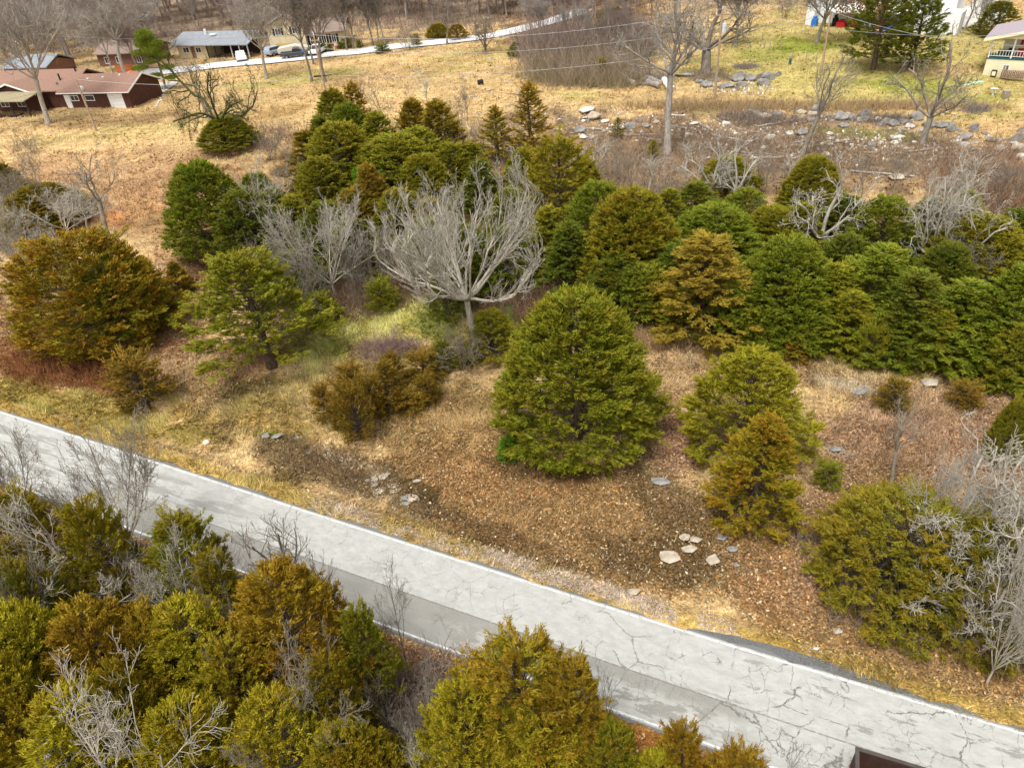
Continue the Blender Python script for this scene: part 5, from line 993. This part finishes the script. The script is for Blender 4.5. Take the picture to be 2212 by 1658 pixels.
k = (RNG.random(len(x)) < (lf*.95+.03)*np.where(d > 0, sstep(3, 4.5, d), 1)) & (np.abs(d) > 2.8); x, y, z, C = x[k], y[k], z[k], C[k]; n = len(x); r = np.random.default_rng(3); n2 = 2; a = r.random((n, n2))*6.28; s = .05+.055*r.random((n, n2)); cen = np.stack([x, y, z], -1)[:, None]+np.concatenate([r.normal(size=(n, n2, 2))*.13, .02+.07*r.random((n, n2, 1))], -1)
e1 = np.stack([np.cos(a), np.sin(a), r.normal(size=(n, n2))*.45], -1)*s[..., None]; e2 = np.stack([-np.sin(a), np.cos(a), r.normal(size=(n, n2))*.45], -1)*(s*.6)[..., None]
V = np.stack([cen-e1, cen-e2, cen+e1, cen+e2], 2).reshape(-1, 3); v = .35+1.35*r.random((n, n2, 1))**1.3; c_ = C[:, None]*v; hl = r.random((n, n2, 1)) < .06; c_ = np.where(hl, np.array([.56, .44, .27])*(.7+.5*r.random((n, n2, 1))), c_); rd = r.random((n, n2, 1)) < .12; c_ = np.where(rd, c_*np.array([1.05, .78, .55]), c_)
tag(link('leaf_litter', mesh_np('leaf_litter', V, np.arange(len(V)).reshape(-1, 4), {'col': np.repeat(np.clip(c_, .01, .8).reshape(-1, 3), 4, 0)}), LM), 'brown fallen leaves covering the slope above the road', 'leaves', None, 'stuff')
x, y, z = vis(240000, 60, 200, 1.2, 5); C, lf, gr, px, py, d = zone(x, y, z); k = RNG.random(len(x)) < .15+gr*.6; blades('meadow_grass', x[k], y[k], z[k], C[k], 3, .42, .11, 6, 'short dry grass of the far meadow and lawn', 'grass', (.4, 1.2), .7)
# gravel on the verge and in the wet patch, white chips in the rubble
def chips(name, x, y, z, s0, s1, cols, label, seed, cat='gravel'):
    r = np.random.default_rng(seed); n = len(x); T = np.array([[1, 0, -.3], [-.5, .87, -.3], [-.5, -.87, -.3], [0, 0, .7]]); s = s0+(s1-s0)*r.random(n)**2; V = np.stack([x, y, z+.01], -1)[:, None]+(T[None]*(1+r.normal(size=(n, 4, 3))*.25))*s[:, None, None]*.6
    F = (np.array([[0, 2, 1], [0, 1, 3], [1, 2, 3], [2, 0, 3]])[None]+np.arange(n)[:, None, None]*4).reshape(-1, 3); c = np.array(cols)[r.integers(len(cols), size=n)]*(.7+.5*r.random((n, 1))); tag(link(name, mesh_np(name, V.reshape(-1, 3), F, {'col': np.repeat(np.clip(c, 0, .9), 4, 0)}), GM), label, cat, None, 'stuff')
r = np.random.default_rng(12); uu = r.uniform(-17, 14, 9000); vv = 2.85+np.abs(r.normal(size=9000))*.75; X = np.interp(uu, U, xs)+np.interp(uu, U, NXv)*vv; Y = np.interp(uu, U, yc)+np.interp(uu, U, NYv)*vv; k = fnoise(X/1.5, Y/1.5, 3, 3) > .42; X, Y = X[k], Y[k]
chips('gravel', X, Y, gz(X, Y), .04, .13, [(.62, .55, .5), (.5, .42, .36), (.4, .3, .24)], 'pale gravel strewn along the far verge of the road', 1)
def area(cx, cy, rx, ry, n, seed, rot=0):
    r = np.random.default_rng(seed); A = []; a_ = math.radians(rot)
    g = [[G(cx+i*rx/6*math.cos(a_)-j*ry/6*math.sin(a_), cy+i*rx/6*math.sin(a_)+j*ry/6*math.cos(a_)) for j in range(-6, 7)] for i in range(-6, 7)]; gx_ = np.array([[q.x for q in row] for row in g]); gy_ = np.array([[q.y for q in row] for row in g])
    T = r.random(n)*6.283; R = r.random(n)**.6*(.75+.5*vnoise(T*2.2, T*0+cx, 3))*(1+.12*r.normal(size=n)); R = np.minimum(R, 1.3); i = 6+6*R*np.cos(T); j = 6+6*R*np.sin(T); i0 = np.clip(np.floor(i).astype(int), 0, 11); j0 = np.clip(np.floor(j).astype(int), 0, 11); fi = i-i0; fj = j-j0
    f = lambda Q: Q[i0, j0]*(1-fi)*(1-fj)+Q[i0+1, j0]*fi*(1-fj)+Q[i0, j0+1]*(1-fi)*fj+Q[i0+1, j0+1]*fi*fj
    x, y = f(gx_), f(gy_); return x, y, gz(x, y)
S_ = [area(*a) for a in [(730, 1015, 170, 45, 1500, 1, 18), (1450, 1080, 130, 70, 350, 2, 35), (1350, 1230, 300, 40, 500, 3, 18), (1560, 1240, 90, 45, 250, 4, 0), (860, 1080, 120, 30, 350, 5, 20), (1250, 1150, 260, 60, 700, 6, 15)]]
chips('pebbles', *[np.concatenate([s[i] for s in S_]) for i in range(3)], .04, .15, [(.4, .36, .3), (.3, .29, .28), (.66, .6, .5), (.2, .18, .16)], 'grey and tan pebbles showing through the litter and wet patches', 2)
S_ = [area(*a) for a in [(1420, 270, 230, 34, 350, 11, 2), (1720, 310, 260, 50, 650, 12, 4), (2020, 320, 190, 42, 420, 13, 6), (1600, 190, 90, 14, 200, 14, 0)]]
chips('rubble_chips', *[np.concatenate([s[i] for s in S_]) for i in range(3)], .12, .62, [(.7, .66, .6), (.55, .5, .44), (.33, .32, .31), (.45, .3, .2)], 'white and grey broken rubble of the cleared bank', 3, 'rubble')
def brush(name, areas, label, cat='brush', tw=.012):
    V = []; F = []; Cc = []; o = 0; r = np.random.default_rng(abs(hash(label)) % 1000 if False else len(label))
    for (cx, cy, rx, ry, n, hgt, col_, lean_, nst, rot) in areas:
        x, y, z = area(cx, cy, rx, ry, n, int(cx+cy), rot); b = np.repeat(np.stack([x, y, z-.03], -1), nst, 0); m = len(b); a = r.random(m)*6.28; l = lean_*(.15+r.random(m)); hh = hgt*(.35+.9*r.random(m))*np.repeat(.6+.7*r.random(n), nst)
        d = np.stack([np.cos(a)*np.sin(l), np.sin(a)*np.sin(l), np.cos(l)], -1); mid = b+d*hh[:, None]*.55+r.normal(size=(m, 3))*.06*hgt; end = mid+(d+r.normal(size=(m, 3))*.35)*hh[:, None]*.5; w_ = (tw*(.7+.8*r.random(m))*max(1, hgt*.5)); P = np.stack([b, mid, end], 1); R = np.stack([w_*1.3, w_, w_*.5], -1)
        v, f = tubes([(P[i], R[i]) for i in range(m)], 3); V.append(v); F.append(f+o); o += len(v); c = np.array(col_)*(.6+.9*r.random((m, 1))); Cc.append(np.repeat(c, 9, 0))
    tag(link(name, mesh_np(name, np.concatenate(V), np.concatenate(F), {'col': np.clip(np.concatenate(Cc), 0, .8)}, True), GM), label, cat, None, 'stuff')
brush('thicket', [(1250, 150, 150, 40, 1500, 2.8, (.31, .24, .165), .7, 5, 4), (1190, 120, 80, 22, 500, 4, (.28, .21, .18), .5, 5, 0), (1320, 110, 90, 28, 600, 4.2, (.27, .21, .17), .5, 5, 0), (1260, 178, 130, 14, 900, 1.3, (.30, .25, .13), 1.0, 5, 4)], 'dense mauve-brown thicket of thin stems in front of the wood', 'thicket', .010)
brush('undergrowth', [(1250, 640, 260, 90, 1700, 1.5, (.24, .15, .09), 1.1, 4, 0), (1050, 590, 200, 80, 1000, 1.6, (.24, .17, .11), 1.1, 4, 0), (760, 640, 170, 60, 1200, 1.3, (.24, .16, .10), 1.2, 4, -8), (980, 330, 150, 60, 500, 2.2, (.33, .27, .21), .6, 4, 0), (1380, 430, 170, 90, 1200, 1.7, (.33, .26, .19), 1.2, 4, 20), (2120, 430, 120, 110, 1300, 1.9, (.30, .19, .12), 1.0, 4, 0), (600, 300, 90, 30, 250, 1.6, (.34, .24, .17), .8, 4, 0), (850, 760, 70, 22, 300, .9, (.30, .2, .17), .9, 4, 0)], 'tangled brown undergrowth between the cedars', 'undergrowth')
brush('clearing_debris', [(1450, 330, 260, 50, 1700, 1.0, (.29, .22, .16), 1.6, 4, 0), (1750, 320, 330, 65, 2800, .9, (.29, .215, .15), 1.6, 4, 4), (2080, 350, 170, 50, 900, .9, (.34, .26, .19), 1.6, 4, 4), (1640, 258, 90, 14, 500, 1.0, (.25, .2, .16), 1.4, 5, 4), (1915, 262, 50, 8, 300, .9, (.25, .2, .17), 1.4, 5, 0), (2108, 238, 26, 9, 160, .9, (.3, .25, .22), 1.4, 5, 0), (1420, 170, 40, 12, 160, .9, (.35, .3, .27), 1.4, 5, 0), (1530, 168, 70, 10, 260, .9, (.26, .2, .16), 1.3, 4, 0)], 'grey dead twigs and brushwood covering the cleared bank', 'brushwood')
brush('tall_weeds', [(1850, 232, 340, 9, 1300, .8, (.46, .33, .18), .6, 5, 0), (1500, 232, 200, 10, 700, .8, (.46, .33, .18), .6, 5, 0), (120, 800, 170, 40, 700, .8, (.28, .12, .05), .8, 5, 8), (1450, 740, 130, 22, 400, .8, (.40, .26, .14), .9, 5, 0), (280, 420, 300, 60, 1200, .7, (.46, .28, .15), .7, 4, 0), (2000, 950, 220, 80, 500, .6, (.42, .28, .18), .9, 4, 0), (1860, 330, 200, 20, 300, .6, (.46, .33, .18), .8, 4, 0), (1350, 1120, 480, 110, 900, .3, (.36, .25, .13), 1.2, 4, 14), (1950, 1420, 300, 70, 500, .35, (.38, .26, .13), 1.2, 4, 18), (730, 1010, 160, 40, 700, .45, (.22, .14, .07), 1.3, 4, 18), (700, 900, 250, 50, 700, .4, (.4, .31, .14), 1.2, 4, 15), (1990, 860, 260, 40, 500, .45, (.42, .32, .17), 1.1, 4, 8)], 'reddish and tan dead weed stalks', 'weeds')
brush('thicket_floor', [(350, 1420, 420, 200, 1500, 1.6, (.30, .23, .18), .9, 4, 0), (900, 1560, 220, 110, 900, 1.6, (.30, .23, .18), .9, 4, 0), (330, 60, 420, 60, 1300, 2.6, (.26, .19, .15), .7, 4, 0), (900, 30, 320, 40, 900, 2.6, (.26, .19, .15), .7, 4, 0), (1950, 1250, 200, 120, 900, 1.2, (.27, .2, .15), .9, 4, 0)], 'grey-brown saplings and twigs on the floor of the woods', 'undergrowth', .014)
# green pine by the drive of the brown house
t = leaf_mat('pine_needles'); p = G(359, 194); o = empty('pine_tree', p, 0, 'bright green layered pine between the brown house and the blue-grey roofed one', 'tree'); hp = 9.0; r = np.random.default_rng(77)
rod('trunk', [((0, 0, -.3), (.2, 0, 4), .2, .16), ((.2, 0, 4), (-.6, 0, hp*.93), .16, .05)], BK_B, o)
Cl = [(-.6, 0, 8.3, 1.5, .9), (-1.3, .3, 7.1, 1.5, .8), (.5, .2, 7.0, 1.5, .8), (-.3, 0, 6.1, 1.9, .8), (-2.3, -.2, 5.8, 1.2, .5), (1.2, 0, 5.4, 1.2, .5), (-.6, 0, 4.6, 1.4, .6), (-3.0, 0, 3.6, 1.5, .4), (1.4, 0, 3.4, 1.3, .4), (-.9, 0, 2.3, 1.3, .35), (-2, 0, 1.9, 1.1, .3), (1.5, 0, 1.8, 1.2, .3)]
PV = []; PR = []
for cx, cy, cz, rx, rz in Cl:
    m = int(2600*rx*max(rz, .4)); q = unit(r.normal(size=(m, 3)))*(r.random((m, 1))**.4)*np.array([rx, rx*.9, rz])+np.array([cx, cy, cz]); dd = unit(r.normal(size=(m, 3))+np.array([0, 0, .7]))*.26; w_ = unit(np.cross(dd, r.normal(size=(m, 3))))*.03; PV.append(np.stack([q-w_, q+w_, q+dd], 1).reshape(-1, 3)); PR.append(np.repeat(r.random(m), 3))
V = np.concatenate(PV); c = link('crown', mesh_np('crown', V, np.arange(len(V)).reshape(-1, 3), {'rnd': np.concatenate(PR), 'tip': np.zeros(len(V))}), t, o); c.color = (.13, .18, .012, 1); c['bronze'] = .1
rod('branch', [((0, 0, cz-.2), (cx, cy, cz), .06, .03) for cx, cy, cz, _, _ in Cl], BK_B, o, 5)
# clinging brown leaves of the oak by the white house, and of a small oak at the right
LF = leaf_mat('clinging_leaves')
for nm, bx_, by_, cxp, cyp, R_, n_, lb in [('oak_leaves', 1764, 93, 1855, 30, (5.5, 3, 3.6), 5000, 0)]:
    src = [q for q in bpy.data.objects if q.get('label', '').startswith('oak with clinging')][0]; cen = PH(cxp, cyp, 14.0); sc = np.array(R_); r = np.random.default_rng(9); G0 = unit(r.normal(size=(60, 3)))*r.random((60, 1))**.5*sc; idx = r.integers(60, size=n_); q = np.array(G(bx_, by_))+np.array([6.0, -1.0, 7.2])+G0[idx]+r.normal(size=(n_, 3))*.5
    dd = unit(r.normal(size=(n_, 3)))*.2; w_ = unit(np.cross(dd, r.normal(size=(n_, 3))))*.12; V = np.stack([q-w_, q+dd, q+w_, q-dd], 1).reshape(-1, 3)-np.array(G(bx_, by_)); V = V@np.array(Matrix.Rotation(-src.rotation_euler.z, 3, 'Z').transposed())/np.array(src.scale); c = link('clinging_leaves', mesh_np('clinging_leaves', V, np.arange(len(V)).reshape(-1, 4), {'rnd': np.repeat(r.random(n_), 4), 'tip': np.zeros(n_*4)}), LF, src); c.color = (.36, .17, .08, 1); c['bronze'] = 0.; c['kind'] = 'stuff'
